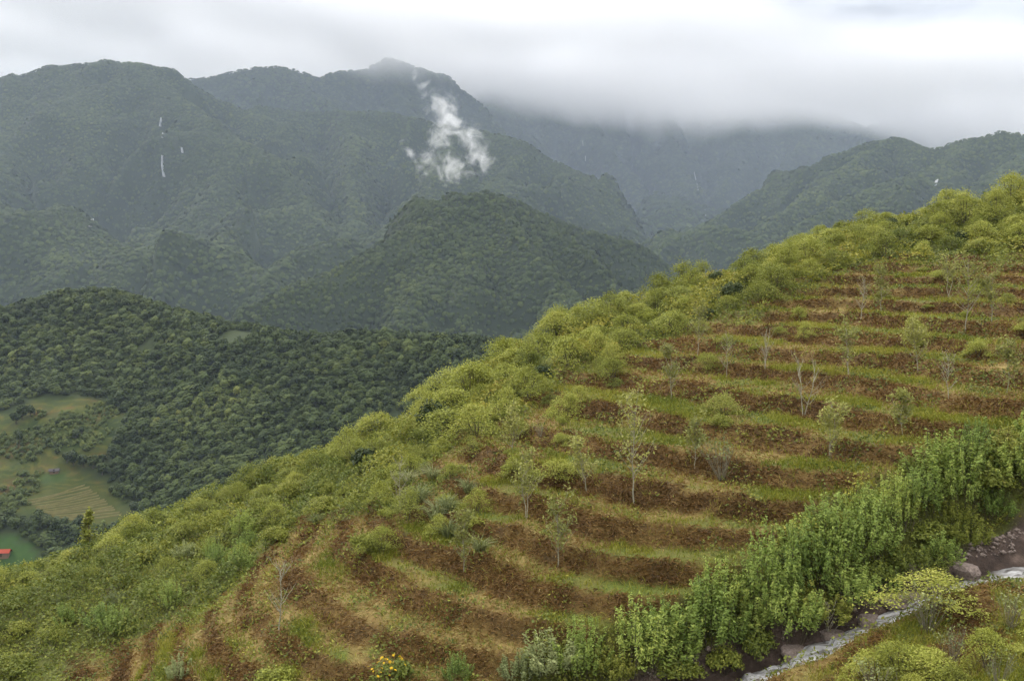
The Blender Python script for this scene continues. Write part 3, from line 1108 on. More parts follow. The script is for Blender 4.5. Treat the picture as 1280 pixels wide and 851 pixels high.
# ------------------------------------------------------------------ plant meshes
class Leaves:
    def __init__(self, seed):
        self.rg = np.random.default_rng(seed)
        self.v, self.t = [], []

    def add(self, centres, normals, size, aspect=1.7, fold=0.2, tint=None):
        if len(centres) == 0:
            return
        v, f = leaf_quads(np.asarray(centres), np.asarray(normals), size, aspect, fold, self.rg)
        self.v.append(v)
        t = self.rg.normal(0.5, 0.17, len(centres)) if tint is None else tint
        self.t.append(np.repeat(np.clip(t, 0, 1), 4))

    def blades(self, base, direc, length, width, bend, tint):
        """arched blades of two quads each"""
        n = len(base)
        d = direc / np.linalg.norm(direc, axis=1, keepdims=True)
        side = np.cross(d, self.rg.normal(size=(n, 3)))
        side /= np.linalg.norm(side, axis=1, keepdims=True) + 1e-9
        Lh = length[:, None]
        mid = base + d * Lh * 0.5
        tip = mid + (d + bend) / np.linalg.norm(d + bend, axis=1, keepdims=True) * Lh * 0.5
        w = (side * width[:, None]) * 0.5
        v = np.stack([base - w, base + w, mid + w * 0.9, mid - w * 0.9, mid - w * 0.9, mid + w * 0.9, tip + w * 0.15, tip - w * 0.15], 1)
        self.v.append(v.reshape(-1, 3))
        self.t.append(np.repeat(np.clip(tint, 0, 1), 8))

    def mesh(self, name, mat):
        v = np.vstack(self.v)
        f = np.arange(len(v)).reshape(-1, 4)
        ob = link_mesh(name, v, f, mat)
        float_attr(ob, 'lt', np.concatenate(self.t))
        me = ob.data
        bpy.data.objects.remove(ob)
        return me


class Tubes:
    def __init__(self):
        self.v, self.f = [], []

    def add(self, pts, r0, r1, sides=5):
        pts = np.asarray(pts, float)
        n = len(pts)
        b0 = len(self.v)
        t = np.gradient(pts, axis=0)
        t /= np.linalg.norm(t, axis=1, keepdims=True) + 1e-9
        ref = np.array([0.31, 0.95, 0.05])
        for i in range(n):
            a = np.cross(t[i], ref)
            a /= np.linalg.norm(a) + 1e-9
            b = np.cross(t[i], a)
            r = r0 + (r1 - r0) * i / (n - 1)
            for k in range(sides):
                an = 2 * math.pi * k / sides
                self.v.append(pts[i] + (a * math.cos(an) + b * math.sin(an)) * r)
        for i in range(n - 1):
            for k in range(sides):
                p, q = b0 + i * sides + k, b0 + i * sides + (k + 1) % sides
                self.f.append((p, q, q + sides, p + sides))

    def mesh(self, name, mat):
        ob = link_mesh(name, np.array(self.v), np.array(self.f), mat, smooth=True)
        me = ob.data
        bpy.data.objects.remove(ob)
        return me


def curve(p0, p1, bow, n=5, rg=random):
    p0, p1 = np.array(p0, float), np.array(p1, float)
    t = np.linspace(0, 1, n)[:, None]
    return p0 + (p1 - p0) * t + np.array(bow) * (4 * t * (1 - t)) + np.array([[rg.uniform(-.02, .02) for _ in range(3)] for _ in range(n)]) * np.linalg.norm(p1 - p0) * (t > 0)


def feathery(seed, mat, h=2.3, spread=1.35, pads=24, per=120, leaf=0.064):
    """light shrub: many stems fanning out, leaves in flat feathery sprays"""
    rd = random.Random(seed)
    lv, tb = Leaves(seed), Tubes()
    rg = lv.rg
    for s in range(6):
        a = s / 6 * 6.28 + rd.uniform(-.4, .4)
        rr = rd.uniform(.3, .75) * spread
        top = (math.cos(a) * rr, math.sin(a) * rr, h * rd.uniform(.6, .9))
        tb.add(curve((math.cos(a) * .06, math.sin(a) * .06, -.1), top, (0, 0, .12), 5, rd), 0.028, 0.010, 4)
    ph = rd.uniform(0, 6.28)
    for k in range(pads):
        a = rd.uniform(0, 6.28)
        rr = (1 + .32 * math.sin(2 * a + ph) + .2 * math.sin(3 * a + 2 * ph)) * spread * math.sqrt(rd.uniform(0.02, 1.25))
        z = h * (0.98 - 0.50 * (rr / spread) ** 1.5 - rd.choice([0, 0, .3, .55]) * rd.random() + rd.uniform(-.08, .1))
        z = max(z, .25 * h)
        c = np.array([math.cos(a) * rr, math.sin(a) * rr, z])
        tb.add(curve(c * np.array([.45, .45, .62]), c, (0, 0, .06), 4, rd), 0.012, 0.005, 3)
        R_ = rd.uniform(.24, .56)
        n = int(per * .8 * (R_ / .40) ** 1.5)
        q = rg.normal(size=(n, 3)) * np.array([.58, .58, .26])
        tilt = np.array([math.cos(a), math.sin(a), 0]) * 0.35
        q[:, 2] -= 0.35 * (q[:, 0] * math.cos(a) + q[:, 1] * math.sin(a)) + 0.25 * np.hypot(q[:, 0], q[:, 1]) ** 2
        nr = rg.normal(size=(n, 3)) * .5 + np.array([0, 0, .9]) + tilt
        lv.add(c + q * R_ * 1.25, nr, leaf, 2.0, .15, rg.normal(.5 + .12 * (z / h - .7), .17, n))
    return tb.mesh('stems', M_STEM), lv.mesh('foliage', mat)


def mound(seed, mat, h=1.3, spread=1.0, n=700, leaf=0.085, lobes=7, asp=1.5):
    """dense rounded scrub made of leafy lobes"""
    rd = random.Random(seed)
    lv, tb = Leaves(seed), Tubes()
    rg = lv.rg
    lob = [(np.array([0, 0, h * .5]), h * .5)]
    for k in range(lobes):
        a = rd.uniform(0, 6.28)
        rr = rd.uniform(.35, .8) * spread
        lob.append((np.array([math.cos(a) * rr, math.sin(a) * rr, h * rd.uniform(.25, .62)]), h * rd.uniform(.24, .4)))
    for c, r in lob:
        tb.add(curve((c[0] * .15, c[1] * .15, -.1), c, (0, 0, .08), 4, rd), .02, .008, 4)
    w = np.array([r * r for _, r in lob])
    for (c, r), k in zip(lob, rg.multinomial(n, w / w.sum())):
        d = rg.normal(size=(k, 3))
        d[:, 2] = np.where(d[:, 2] < -.2, -d[:, 2], d[:, 2])
        d /= np.linalg.norm(d, axis=1, keepdims=True)
        lump = 1 + .28 * np.sin(d[:, 0] * 7 + c[0] * 9) * np.sin(d[:, 1] * 6 + d[:, 2] * 5)
        lv.add(c + d * (r * lump * rg.uniform(.72, 1.12, k))[:, None], d + rg.normal(size=(k, 3)) * .6 + np.array([0, 0, .3]), leaf, asp, .2)
    return tb.mesh('stems', M_STEM), lv.mesh('foliage', mat)


def upright(seed, mat, h=1.9, spread=0.95, stems=46, per=64, leaf=0.046):
    """tall herb bush: a sheaf of upright leafy stems (mugwort-like)"""
    rd = random.Random(seed)
    lv, tb = Leaves(seed), Tubes()
    rg = lv.rg
    for s in range(stems):
        a = rd.uniform(0, 6.28)
        rr = spread * math.sqrt(rd.random())
        hh = h * (1 - .45 * (rr / spread) ** 2) * rd.uniform(.6, 1.12)
        b = np.array([math.cos(a) * rr * .7, math.sin(a) * rr * .7, -.1])
        t = np.array([math.cos(a) * rr * 1.12 + rd.uniform(-.1, .1), math.sin(a) * rr * 1.12 + rd.uniform(-.1, .1), hh])
        pts = curve(b, t, (0, 0, 0), 5, rd)
        if s % 2 == 0:
            tb.add(pts, .012, .005, 3)
        k = per
        f = rg.uniform(.25, 1.0, k) ** .7
        base = b + (t - b) * f[:, None]
        out = rg.normal(size=(k, 3)) * np.array([1, 1, .2])
        out /= np.linalg.norm(out, axis=1, keepdims=True)
        ln = .20 * (1.15 - f * .75)
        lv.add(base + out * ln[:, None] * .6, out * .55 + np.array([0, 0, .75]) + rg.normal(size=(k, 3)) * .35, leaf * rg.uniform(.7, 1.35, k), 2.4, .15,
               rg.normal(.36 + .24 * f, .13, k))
    return tb.mesh('stems', M_STEM), lv.mesh('foliage', mat)


def sapling(seed, h=4.0, branches=11, leaves=240, bare=False, lean=0.0, forks=1):
    """slender young tree: pale straight trunk, steep thin limbs, sparse leaves"""
    rd = random.Random(seed)
    lv, tb = Leaves(seed), Tubes()
    rg = lv.rg
    tips = []
    for fk in range(forks):
        off = np.array([rd.uniform(-.5, .5), rd.uniform(-.4, .4), 0]) if forks > 1 else np.zeros(3)
        top = np.array([lean, 0, h * rd.uniform(.85, 1)]) + off * 1.4
        trunk = curve((off[0] * .08, off[1] * .08, -.2), top, (rd.uniform(-.07, .07), rd.uniform(-.07, .07), 0), 8, rd)
        tb.add(trunk, .034 * h / 4, .009, 6)
        for k in range(branches // forks + 1):
            f = rd.uniform(.24, .95)
            i = min(6, int(f * 7))
            b = trunk[i] + (trunk[i + 1] - trunk[i]) * (f * 7 - i)
            a = rd.uniform(0, 6.28)
            ln = h * rd.uniform(.20, .40) * (1.25 - f * .7)
            e = b + np.array([math.cos(a) * ln * .62, math.sin(a) * ln * .62, ln * rd.uniform(.55, .95)])
            limb = curve(b, e, (0, 0, -.05), 5, rd)
            tb.add(limb, .016 * h / 4, .005, 4)
            tips.append((b, e, f))
            for q in range(3):
                g0 = limb[rd.randint(1, 4)]
                e2 = g0 + np.array([rd.uniform(-.3, .3), rd.uniform(-.3, .3), rd.uniform(.12, .4)]) * h / 4
                tb.add(curve(g0, e2, (0, 0, 0), 3, rd), .007, .003, 3)
                tips.append((g0, e2, f))
    if not bare:
        wts = np.array([.25 + t[2] for t in tips])
        for (b, e, f), k in zip(tips, rg.multinomial(leaves, wts / wts.sum())):
            s = rg.uniform(.35, 1.1, k)[:, None]
            c = b + (e - b) * s + rg.normal(size=(k, 3)) * .11
            lv.add(c, rg.normal(size=(k, 3)) * .6 + np.array([0, 0, .6]), .085, 1.9, .15)
    else:
        k = 26
        c = np.array([e for _, e, _ in tips])[rg.integers(0, len(tips), k)] + rg.normal(size=(k, 3)) * .06
        lv.add(c, rg.normal(size=(k, 3)), .06, 1.8, .15)
    return tb.mesh('trunk', M_TWIG), lv.mesh('crown', M_PALE)


def twiggy(seed, h=1.7, n=26):
    """nearly leafless shrub: pale twigs fanning up from the ground"""
    rd = random.Random(seed)
    lv, tb = Leaves(seed), Tubes()
    rg = lv.rg
    ends = []
    for k in range(n):
        a = rd.uniform(0, 6.28)
        rr = rd.uniform(.12, .62) * h
        e = np.array([math.cos(a) * rr, math.sin(a) * rr, h * rd.uniform(.65, 1.0)])
        pts = curve((math.cos(a) * .05, math.sin(a) * .05, -.1), e, (0, 0, .1), 6, rd)
        tb.add(pts, .010, .004, 4)
        for q in range(2):
            g0 = pts[rd.randint(2, 4)]
            e2 = g0 + np.array([rd.uniform(-.2, .2), rd.uniform(-.2, .2), rd.uniform(.2, .45)])
            tb.add(curve(g0, e2, (0, 0, 0), 3, rd), .007, .003, 3)
            ends.append(e2)
        ends.append(e)
    ends = np.array(ends)
    k = 130
    lv.add(ends[rg.integers(0, len(ends), k)] + rg.normal(size=(k, 3)) * .1, rg.normal(size=(k, 3)) + np.array([0, 0, .5]), .06, 2.0, .15)
    return tb.mesh('twigs', M_THIN), lv.mesh('foliage', M_GREY)


def reed(seed, h=1.3, n=110, mat=None):
    """arching tussock of long silvery blades"""
    lv = Leaves(seed)
    rg = lv.rg
    a = rg.uniform(0, 6.28, n)
    out = np.stack([np.cos(a), np.sin(a), np.zeros(n)], 1)
    base = out * (rg.uniform(0, .16, n))[:, None] + np.array([0, 0, -.06])
    sp = rg.uniform(.15, .75, n)
    d = out * sp[:, None] + np.array([0, 0, 1.0])
    bend = out * (sp * 1.1)[:, None] + np.array([0, 0, -.75])
    lv.blades(base, d, h * rg.uniform(.65, 1.25, n), rg.uniform(.025, .045, n), bend, rg.normal(.5, .2, n))
    return lv.mesh('blades', mat or M_REED)


def conifer(seed, h=3.2):
    rd = random.Random(seed)
    lv, tb = Leaves(seed), Tubes()
    rg = lv.rg
    tb.add([(0, 0, -.2), (0, 0, h * .5), (0, 0, h)], .06, .012, 6)
    for k in range(60):
        f = rd.uniform(.12, .98)
        a = rd.uniform(0, 6.28)
        ln = (1.02 - f) * h * .34 * rd.uniform(.7, 1.1)
        b = np.array([0, 0, f * h])
        e = b + np.array([math.cos(a) * ln, math.sin(a) * ln, ln * .25])
        tb.add([b, (b + e) / 2 + np.array([0, 0, .03]), e], .012, .004, 3)
        m = 16
        s = rg.uniform(.2, 1.05, m)[:, None]
        lv.add(b + (e - b) * s + rg.normal(size=(m, 3)) * .09, rg.normal(size=(m, 3)) * .5 + np.array([0, 0, .8]), .10, 2.0, .15)
    return tb.mesh('trunk', M_STEM), lv.mesh('crown', M_GREEN)


def flower_mesh(seed, r=0.06):
    rg = random.Random(seed)
    V, F = [(0, 0, .012)], []
    n = 10
    for k in range(n):
        a0 = 2 * math.pi * k / n
        for da, rr, z in ((-.26, .55, .01), (0, 1.0, -.006), (.26, .55, .01)):
            V.append((math.cos(a0 + da) * r * rr, math.sin(a0 + da) * r * rr, z))
        b = 1 + k * 3
        F.append((0, b, b + 1, b + 2))
    ob = link_mesh('flower', np.array(V), np.array(F), M_FLOWER)
    float_attr(ob, 'lt', np.full(len(V), .5))
    me = ob.data
    bpy.data.objects.remove(ob)
    return me


# ------------------------------------------------------------------ placing plants
def plant(name, parts, p, scale, rz, label, cat, group=None, lean=(0, 0), sink=0.03, sz=1.0):
    root = bpy.data.objects.new(name, None)
    root.empty_display_size = 0.2
    COL.objects.link(root)
    root.location = (p[0], p[1], p[2] - sink)
    if name in ('shrub', 'herb_bush'):
        root.rotation_euler = (random.uniform(-.14, .14), random.uniform(-.14, .14), rz)
        root.scale = (scale * random.uniform(.78, 1.28), scale * random.uniform(.78, 1.28), scale * sz * random.uniform(.72, 1.15))
    else:
        root.rotation_euler = (lean[0], lean[1], rz)
        root.scale = (scale, scale, scale * sz)
    tag(root, label, cat, group)
    for nm, me in parts:
        c = bpy.data.objects.new(nm, me)
        COL.objects.link(c)
        c.parent = root
    return root


def pk(pair, a='stems', b='foliage'):
    return [(a, pair[0]), (b, pair[1])]


FEATHER = [pk(feathery(300 + k, M_YELLOW, h=2.1 + .25 * (k % 3), spread=1.25 + .15 * (k % 2), pads=26 + 3 * k)) for k in range(5)]
FEATHER_G = [pk(feathery(330 + k, M_GREEN, h=1.9, spread=1.3, pads=25)) for k in range(3)]
MOUND = [pk(mound(340 + k, M_GREEN, h=1.15 + .2 * k, spread=1.1, n=1500)) for k in range(3)]
MOUND_Y = [pk(mound(350 + k, M_YELLOW, h=1.1, spread=1.0, n=1300, leaf=.08)) for k in range(2)]
MOUND_D = [pk(mound(360 + k, M_DARK, h=1.5, spread=.9, n=900, leaf=.12)) for k in range(2)]
UP = [pk(upright(370 + k, M_MUG, h=1.9 + .15 * k, stems=50)) for k in range(4)]
UP_G = [pk(upright(380 + k, M_GREY, h=1.5, stems=42)) for k in range(2)]
UP_Y = [pk(upright(385 + k, M_GREEN, h=1.6, stems=46)) for k in range(2)]
TWIG = [pk(twiggy(390 + k), 'twigs') for k in range(3)]
REED = [[('blades', reed(400 + k))] for k in range(3)]


def sample_poly(poly, n, spacing, scale_ref=60.0, tries=60):
    """spread points over a photograph polygon, spaced in metres on the ground"""
    p = np.array(poly, float)
    out = []
    x0, y0 = p.min(0)
    x1, y1 = p.max(0)
    for _ in range(n * tries):
        u, v = rng.uniform(x0, x1), rng.uniform(y0, y1)
        if in_poly(np.array([u]), np.array([v]), poly)[0] < 0:
            continue
        h = hill.hit(u, v, 22, 118, 700)
        if h is None:
            continue
        if all((h[0] - q[0]) ** 2 + (h[1] - q[1]) ** 2 > spacing ** 2 for q, _, _ in out):
            out.append((h, u, v))
            if len(out) >= n:
                break
    return out


def rz():
    return random.uniform(0, 6.28)


def where_sky(u):
    return ('near the right edge' if u > 1180 else 'above the topmost terraces' if u > 1000 else 'right of the centre of the skyline' if u > 800 else 'at the middle of the skyline' if u > 640 else 'beside the dark round bush')


def where_low(u, v):
    side_ = 'far left' if u < 130 else 'left' if u < 270 else 'right' if u < 400 else 'far right'
    return ('upper ' if v < 800 - .46 * u else 'lower ') + 'part, ' + side_


def where_hedge(u, v):
    end_ = 'lower end' if u < 900 else 'middle' if u < 1070 else 'upper end'
    row = 'nearest the terraces' if v < 800 - (u - 850) * .62 else 'nearest the stream'
    return end_ + ', ' + row


# crest of the ridge: light shrubs standing on the skyline itself
for i in range(len(crest) - 1):
    a, b = crest[i], crest[i + 1]
    n = max(1, int(np.linalg.norm((b - a)[:2]) / 2.3))
    for k in range(n):
        t = (k + random.uniform(.1, .9)) / n
        q = a + (b - a) * t
        back = random.uniform(-2.5, 1.0)
        r = q[:2] / np.linalg.norm(q[:2])
        x, y = q[0] + r[0] * back, q[1] + r[1] * back
        z = float(hill(x, y))
        u = to_px(np.array([[x, y, z]]))[0][0]
        if u < -30 or u > 1310:
            continue
        if u < 430:
            sp = random.choice(FEATHER_G + MOUND + MOUND)
            plant('shrub', sp, (x, y, z), random.uniform(.75, 1.15), rz(), 'green leafy shrub on the lower left part of the ridge line', 'shrub', 'green shrubs along the lower ridge line')
        else:
            sp = random.choice(FEATHER)
            plant('shrub', sp, (x, y, z), random.uniform(.75, 1.25), rz(), 'feathery yellow-green shrub on the skyline, ' + where_sky(u), 'shrub', 'yellow-green shrubs along the skyline')

# upper slope between skyline and terraces
ZONE_A = [(1310, 245), (1200, 262), (1100, 285), (1000, 312), (900, 350), (800, 378), (700, 412), (620, 450), (560, 490), (520, 520), (545, 560), (600, 545), (650, 520), (690, 468), (760, 442), (850, 415), (930, 392),
          (1000, 350), (1060, 330), (1150, 322), (1310, 312)]
for h, u, v in sample_poly(ZONE_A, 112, 1.9):
    dark = random.random() < 0.07
    sp = random.choice(MOUND_D if dark else FEATHER + FEATHER + MOUND_Y + FEATHER_G)
    if dark:
        plant('shrub', sp, h, random.uniform(.6, .9), rz(), 'dark green bush among the yellow-green shrubs under the skyline', 'shrub', 'dark bushes on the upper slope')
    else:
        plant('shrub', sp, h, random.uniform(.6, 1.1), rz(), 'feathery yellow-green shrub between skyline and terraces, ' + where_sky(u), 'shrub', 'yellow-green shrubs on the upper slope')

# lower left slope: greener scrub
ZONE_B = [(-30, 745), (60, 715), (150, 680), (250, 635), (350, 590), (430, 560), (500, 530), (545, 560), (500, 610), (440, 625), (390, 650), (330, 700), (260, 745), (180, 790), (90, 820), (-30, 850)]
for h, u, v in sample_poly(ZONE_B, 80, 1.7):
    r_ = random.random()
    if v > 0.0 and in_poly(np.array([u]), np.array([v]), [(60, 760), (200, 700), (330, 650), (350, 690), (230, 760), (90, 820)])[0] > 0 and r_ < .6:
        plant('herb_bush', random.choice(UP_G + UP), h, random.uniform(.55, .85), rz(), 'grey-green herb bush in the lower left scrub, ' + where_low(u, v), 'bush', 'grey-green bushes on the lower left slope')
    elif r_ < .75:
        plant('shrub', random.choice(MOUND + FEATHER_G + MOUND), h, random.uniform(.55, .95), rz(), 'low green bush in the lower left scrub, ' + where_low(u, v), 'shrub', 'green scrub on the lower left slope')
    else:
        plant('shrub', random.choice(MOUND_Y + FEATHER), h, random.uniform(.45, .7), rz(), 'small yellow-green bush in the lower left scrub, ' + where_low(u, v), 'shrub', 'yellow bushes in the lower left scrub')

# bushes on the bank above the stream: (pixel of the foot, kind, scale)
BANK = [(690, 835, 'g', 1.05), (730, 845, 'm', .9), (650, 850, 'g', .85), (770, 850, 'y', .95), (800, 838, 'm', 1.0), (840, 822, 'm', 1.15), (850, 850, 'y', .9), (890, 810, 'm', 1.2), (905, 840, 'y', .85),
        (930, 785, 'm', 1.2), (945, 815, 'y', .9), (965, 760, 'm', 1.15), (985, 790, 'm', 1.1), (1010, 735, 'm', 1.2), (1025, 775, 'y', 1.0), (1045, 715, 'm', 1.2), (1060, 750, 'm', 1.0), (1085, 690, 'm', 1.05),
        (1095, 730, 'y', .85), (1040, 680, 'm', .95), (1000, 690, 'm', 1.0), (1120, 660, 'm', 1.0), (1130, 700, 'y', .8), (1150, 640, 'm', 1.1), (1165, 675, 'y', .95), (1190, 655, 'y', .9), (1180, 610, 'm', 1.1),
        (1205, 630, 'm', 1.0), (1215, 590, 'm', 1.05), (1240, 615, 'y', .95), (1245, 575, 'y', 1.0), (1262, 600, 'm', 1.0), (1275, 570, 'y', 1.1), (1290, 600, 'm', 1.0), (1160, 598, 'y', .85), (1125, 625, 'y', .8),
        (960, 730, 'y', .8), (900, 770, 'm', 1.0), (870, 790, 'm', .95), (820, 800, 'm', .85), (1075, 650, 'm', .9), (1300, 560, 'm', 1.1), (1225, 560, 'm', .8), (1190, 575, 'y', .75), (1150, 718, 'y', .8), (1178, 702, 'm', .75), (1112, 738, 'm', .7), (1205, 680, 'y', .8), (1240, 645, 'm', .8)]
kinds = {'m': (UP, 'tall blue-green herb bush in the hedge above the stream'), 'y': (UP_Y + MOUND[:1], 'yellower green bush in the hedge above the stream'), 'g': (UP_G, 'olive green bush left of the hedge at the bottom edge')}
for u, v, k, sc in BANK:
    h = hit(u, v)
    if h is None:
        continue
    sp, lab = kinds[k]
    plant('herb_bush', random.choice(sp), h, sc * random.uniform(.85, 1.12), rz(), lab + ('' if k == 'g' else ', ' + where_hedge(u, v)), 'bush', 'bushes on the bank above the stream')

# slender young trees on the terraces: foot pixel, top pixel, kind, label
TREES = [
    (697, 708, 615, 'leaf', 'slender pale-trunked young tree standing lowest on the terraces, left of centre', 0),
    (793, 630, 498, 'leaf', 'tall slender young tree with a straight pale trunk in mid terraces', 0),
    (1003, 520, 440, 'bare', 'bare forked young tree with pale limbs on a middle terrace', 0),
    (660, 648, 570, 'leaf', 'small forked sapling just left of the middle terraces', 0),
    (580, 715, 640, 'leaf', 'thin sapling with a fuzzy round top on the lower left terraces', 0),
    (838, 500, 425, 'leaf', 'faint leafless-looking sapling near the left end of the upper terraces', 0),
    (908, 472, 420, 'bare', 'low bare sapling on the upper terraces left of the forked tree', 0),
    (1036, 572, 505, 'leaf', 'sapling with spreading limbs below the forked bare tree', 0),
    (1075, 402, 345, 'bare', 'bent bare sapling on the topmost terraces', .25),
    (1207, 415, 325, 'leaf', 'tall thin tree near the right end of the topmost terraces', 0),
    (1148, 465, 398, 'leaf', 'leafy yellow-green young tree leaning over the upper right terraces', -.4),
    (1128, 545, 485, 'leaf', 'tiny sapling on the right hand terraces above the hedge', 0),
    (1035, 800, 745, 'bare', 'bare twiggy sapling on the rocks beside the stream', 0),
    (350, 790, 690, 'bare', 'dim leafless sapling on the brown earth at lower left', 0),
    (500, 640, 570, 'bare', 'thin grey sapling at the left end of the terraces', 0),
    (1240, 405, 335, 'leaf', 'slim tree just right of the tall thin one on the topmost terraces', 0),
    (1185, 372, 318, 'leaf', 'hazy olive tree on the highest terrace under the shrubs', 0),
    (1100, 392, 340, 'leaf', 'thin leafy tree right of the bent bare sapling', 0),
    (1258, 492, 425, 'leaf', 'sapling by the right edge on the upper terraces', 0),
    (955, 462, 405, 'bare', 'wispy sapling left of the forked bare tree', 0),
    (872, 448, 388, 'leaf', 'pale wispy tree at the head of the upper terraces', 0),
    (735, 612, 545, 'leaf', 'low branching sapling left of the tall slender tree', 0),
    (640, 570, 505, 'leaf', 'wispy young tree among the bushes at the terrace ends', 0),
    (1060, 470, 408, 'leaf', 'spreading young tree above the forked bare one', 0),
    (870, 585, 520, 'leaf', 'thin sapling left of the bare twig shrub', 0),
    (1185, 500, 440, 'bare', 'bare wand-like sapling on the right hand terraces', 0),
]
for k, (u, v, vt, kind, lab, lean) in enumerate(TREES):
    h = hit(u, v)
    hh = (v - vt) / FPX * h[1] * 1.03
    fk = 2 if k in (2, 3, 7, 16, 19, 21, 23) else 1
    pr = sapling(500 + k, h=hh, branches=19, leaves=560, bare=(kind == 'bare'), lean=lean, forks=fk)
    plant('sapling', pk(pr, 'trunk', 'crown'), h, 1.0, rz() if not lean else 0, lab, 'tree', 'young trees on the terraces')

SOLO = [
    ('twig_shrub', TWIG[0], (903, 600), 1.15, 'pale bare twig shrub leaning on a grassy terrace edge'),
    ('twig_shrub', TWIG[1], (1160, 790), 1.0, 'twiggy shrub overhanging the stream'),
    ('shrub', FEATHER[1], (1165, 765), .85, 'feathery olive shrub standing at the stream edge'),
    ('shrub', FEATHER_G[0], (905, 520), .75, 'round light green bush in the middle of the upper terraces'),
    ('shrub', MOUND[1], (900, 535), .6, 'low light green bush under the round one in the upper terraces'),
    ('shrub', FEATHER[2], (1145, 430), .6, 'yellow-green bush at the foot of the leaning tree'),
    ('herb_bush', UP[2], (572, 851), .62, 'upright blue-green bush at the bottom edge of the picture'),
    ('herb_bush', UP_G[0], (225, 845), .75, 'pale grey-green bush at the bottom left edge'),
    ('shrub', MOUND[2], (10, 845), .95, 'bright green bush in the bottom left corner'),
    ('shrub', MOUND_Y[0], (350, 858), .85, 'dotted yellow-green bush at the bottom edge left of the flowers'),
    ('shrub', MOUND_D[0], (540, 535), 1.25, 'dark hollow bush below the skyline left of the terraces'),
    ('shrub', MOUND_D[1], (455, 590), 1.0, 'dark bush at the edge of the tan earth patch'),
    ('shrub', MOUND_D[0], (546, 478), .9, 'dark round bush standing out on the skyline'),
    ('shrub', MOUND_Y[1], (455, 690), .75, 'yellow bush on the earth patch left of the terraces'),
    ('shrub', FEATHER[3], (700, 600), .55, 'yellow-green bush beside the small forked sapling'),
    ('shrub', FEATHER[0], (765, 475), .8, 'yellow-green bush at the head of a terrace'),
    ('shrub', FEATHER[4], (650, 600), .5, 'small yellow-green bush behind the forked sapling'),
    ('shrub', MOUND_Y[0], (590, 660), .5, 'small yellow bush behind the thin sapling'),
]
for nm, sp, (u, v), sc, lab in SOLO:
    h = hit(u, min(v, 870))
    plant(nm, sp, h, sc, rz(), lab, 'shrub' if nm != 'herb_bush' else 'bush')

p = hit(112, 690)
plant('young_conifer', pk(conifer(601, 3.0), 'trunk', 'crown'), p, 1.0, 0.4, 'small pointed evergreen tree on the lower ridge line at left', 'tree')

for k, (u, v, sc) in enumerate([(525, 628, 1.0), (545, 650, 1.1), (560, 672, 1.0), (510, 605, .9), (585, 615, .8), (540, 600, .9), (395, 655, .7), (560, 640, .9), (600, 690, .8), (500, 590, .8)]):
    h = hit(u, v)
    plant('grass_tussock', REED[k % 3], h, sc, rz(), 'silvery arching grass tussock at the left ends of the terraces', 'grass', 'silvery tussocks left of the terraces')

# marigold bush with its flowers
h = hit(488, 862)
st, fo = mound(610, M_GREEN, h=1.1, spread=.75, n=650, leaf=.085)
mg = plant('flower_bush', [('stems', st), ('foliage', fo)], h, 1.0, 0.0, 'bush with bright yellow daisy flowers at the bottom edge', 'flower bush')
fm = flower_mesh(3)
frd = random.Random(5)
for k in range(26):
    a = frd.uniform(0, 6.28)
    rr = math.sqrt(frd.random()) * .85
    f = bpy.data.objects.new('flower', fm)
    COL.objects.link(f)
    f.parent = mg
    f.location = (math.cos(a) * rr, math.sin(a) * rr - .1, 1.22 - .55 * rr * rr + frd.uniform(-.06, .1))
    f.rotation_euler = (frd.uniform(.2, 1.0), frd.uniform(-.4, .4), frd.uniform(0, 6))
    f.scale = [frd.uniform(.8, 1.3)] * 3

# shrubs of the near bank at bottom right
ZONE_C = [(1030, 866), (1110, 842), (1180, 815), (1240, 792), (1310, 768), (1310, 880), (1030, 880)]
for h, u, v in sample_poly(ZONE_C, 26, 0.95):
    r_ = random.random()
    if r_ < .68:
        plant('shrub', random.choice(MOUND_Y + FEATHER[:2]), h, random.uniform(.35, .6), rz(), 'low yellow-green bush on the near bank right of the stream', 'shrub', 'yellow bushes on the near bank')
    elif r_ < .8:
        plant('twig_shrub', random.choice(TWIG), h, random.uniform(.5, .8), rz(), 'grey twiggy shrub on the near bank right of the stream', 'shrub', 'twiggy shrubs on the near bank')
    else:
        plant('shrub', random.choice(MOUND), h, random.uniform(.35, .55), rz(), 'green bush on the near bank right of the stream', 'shrub', 'green bushes on the near bank')

# scattered bushes at the left ends of the terraces and the earth patch
ZONE_D = [(560, 545), (690, 480), (760, 450), (800, 470), (700, 560), (660, 620), (600, 640), (540, 690), (470, 700), (420, 640), (480, 600)]
for h, u, v in sample_poly(ZONE_D, 30, 1.6):
    plant('shrub', random.choice(FEATHER + MOUND_Y + FEATHER_G + TWIG[:1]), h, random.uniform(.3, .6), rz(), 'small yellow-green bush at the left ends of the terraces', 'shrub', 'small bushes at the terrace ends')
ZONE_E = [(1000, 345), (1300, 322), (1300, 470), (1130, 440), (1040, 430), (860, 470), (840, 425)]
for h, u, v in sample_poly(ZONE_E, 20, 3.0):
    plant('shrub', random.choice(FEATHER + MOUND_Y), h, random.uniform(.3, .55), rz(), 'small yellow-green bush dotted among the upper terraces', 'shrub', 'small bushes on the upper terraces')


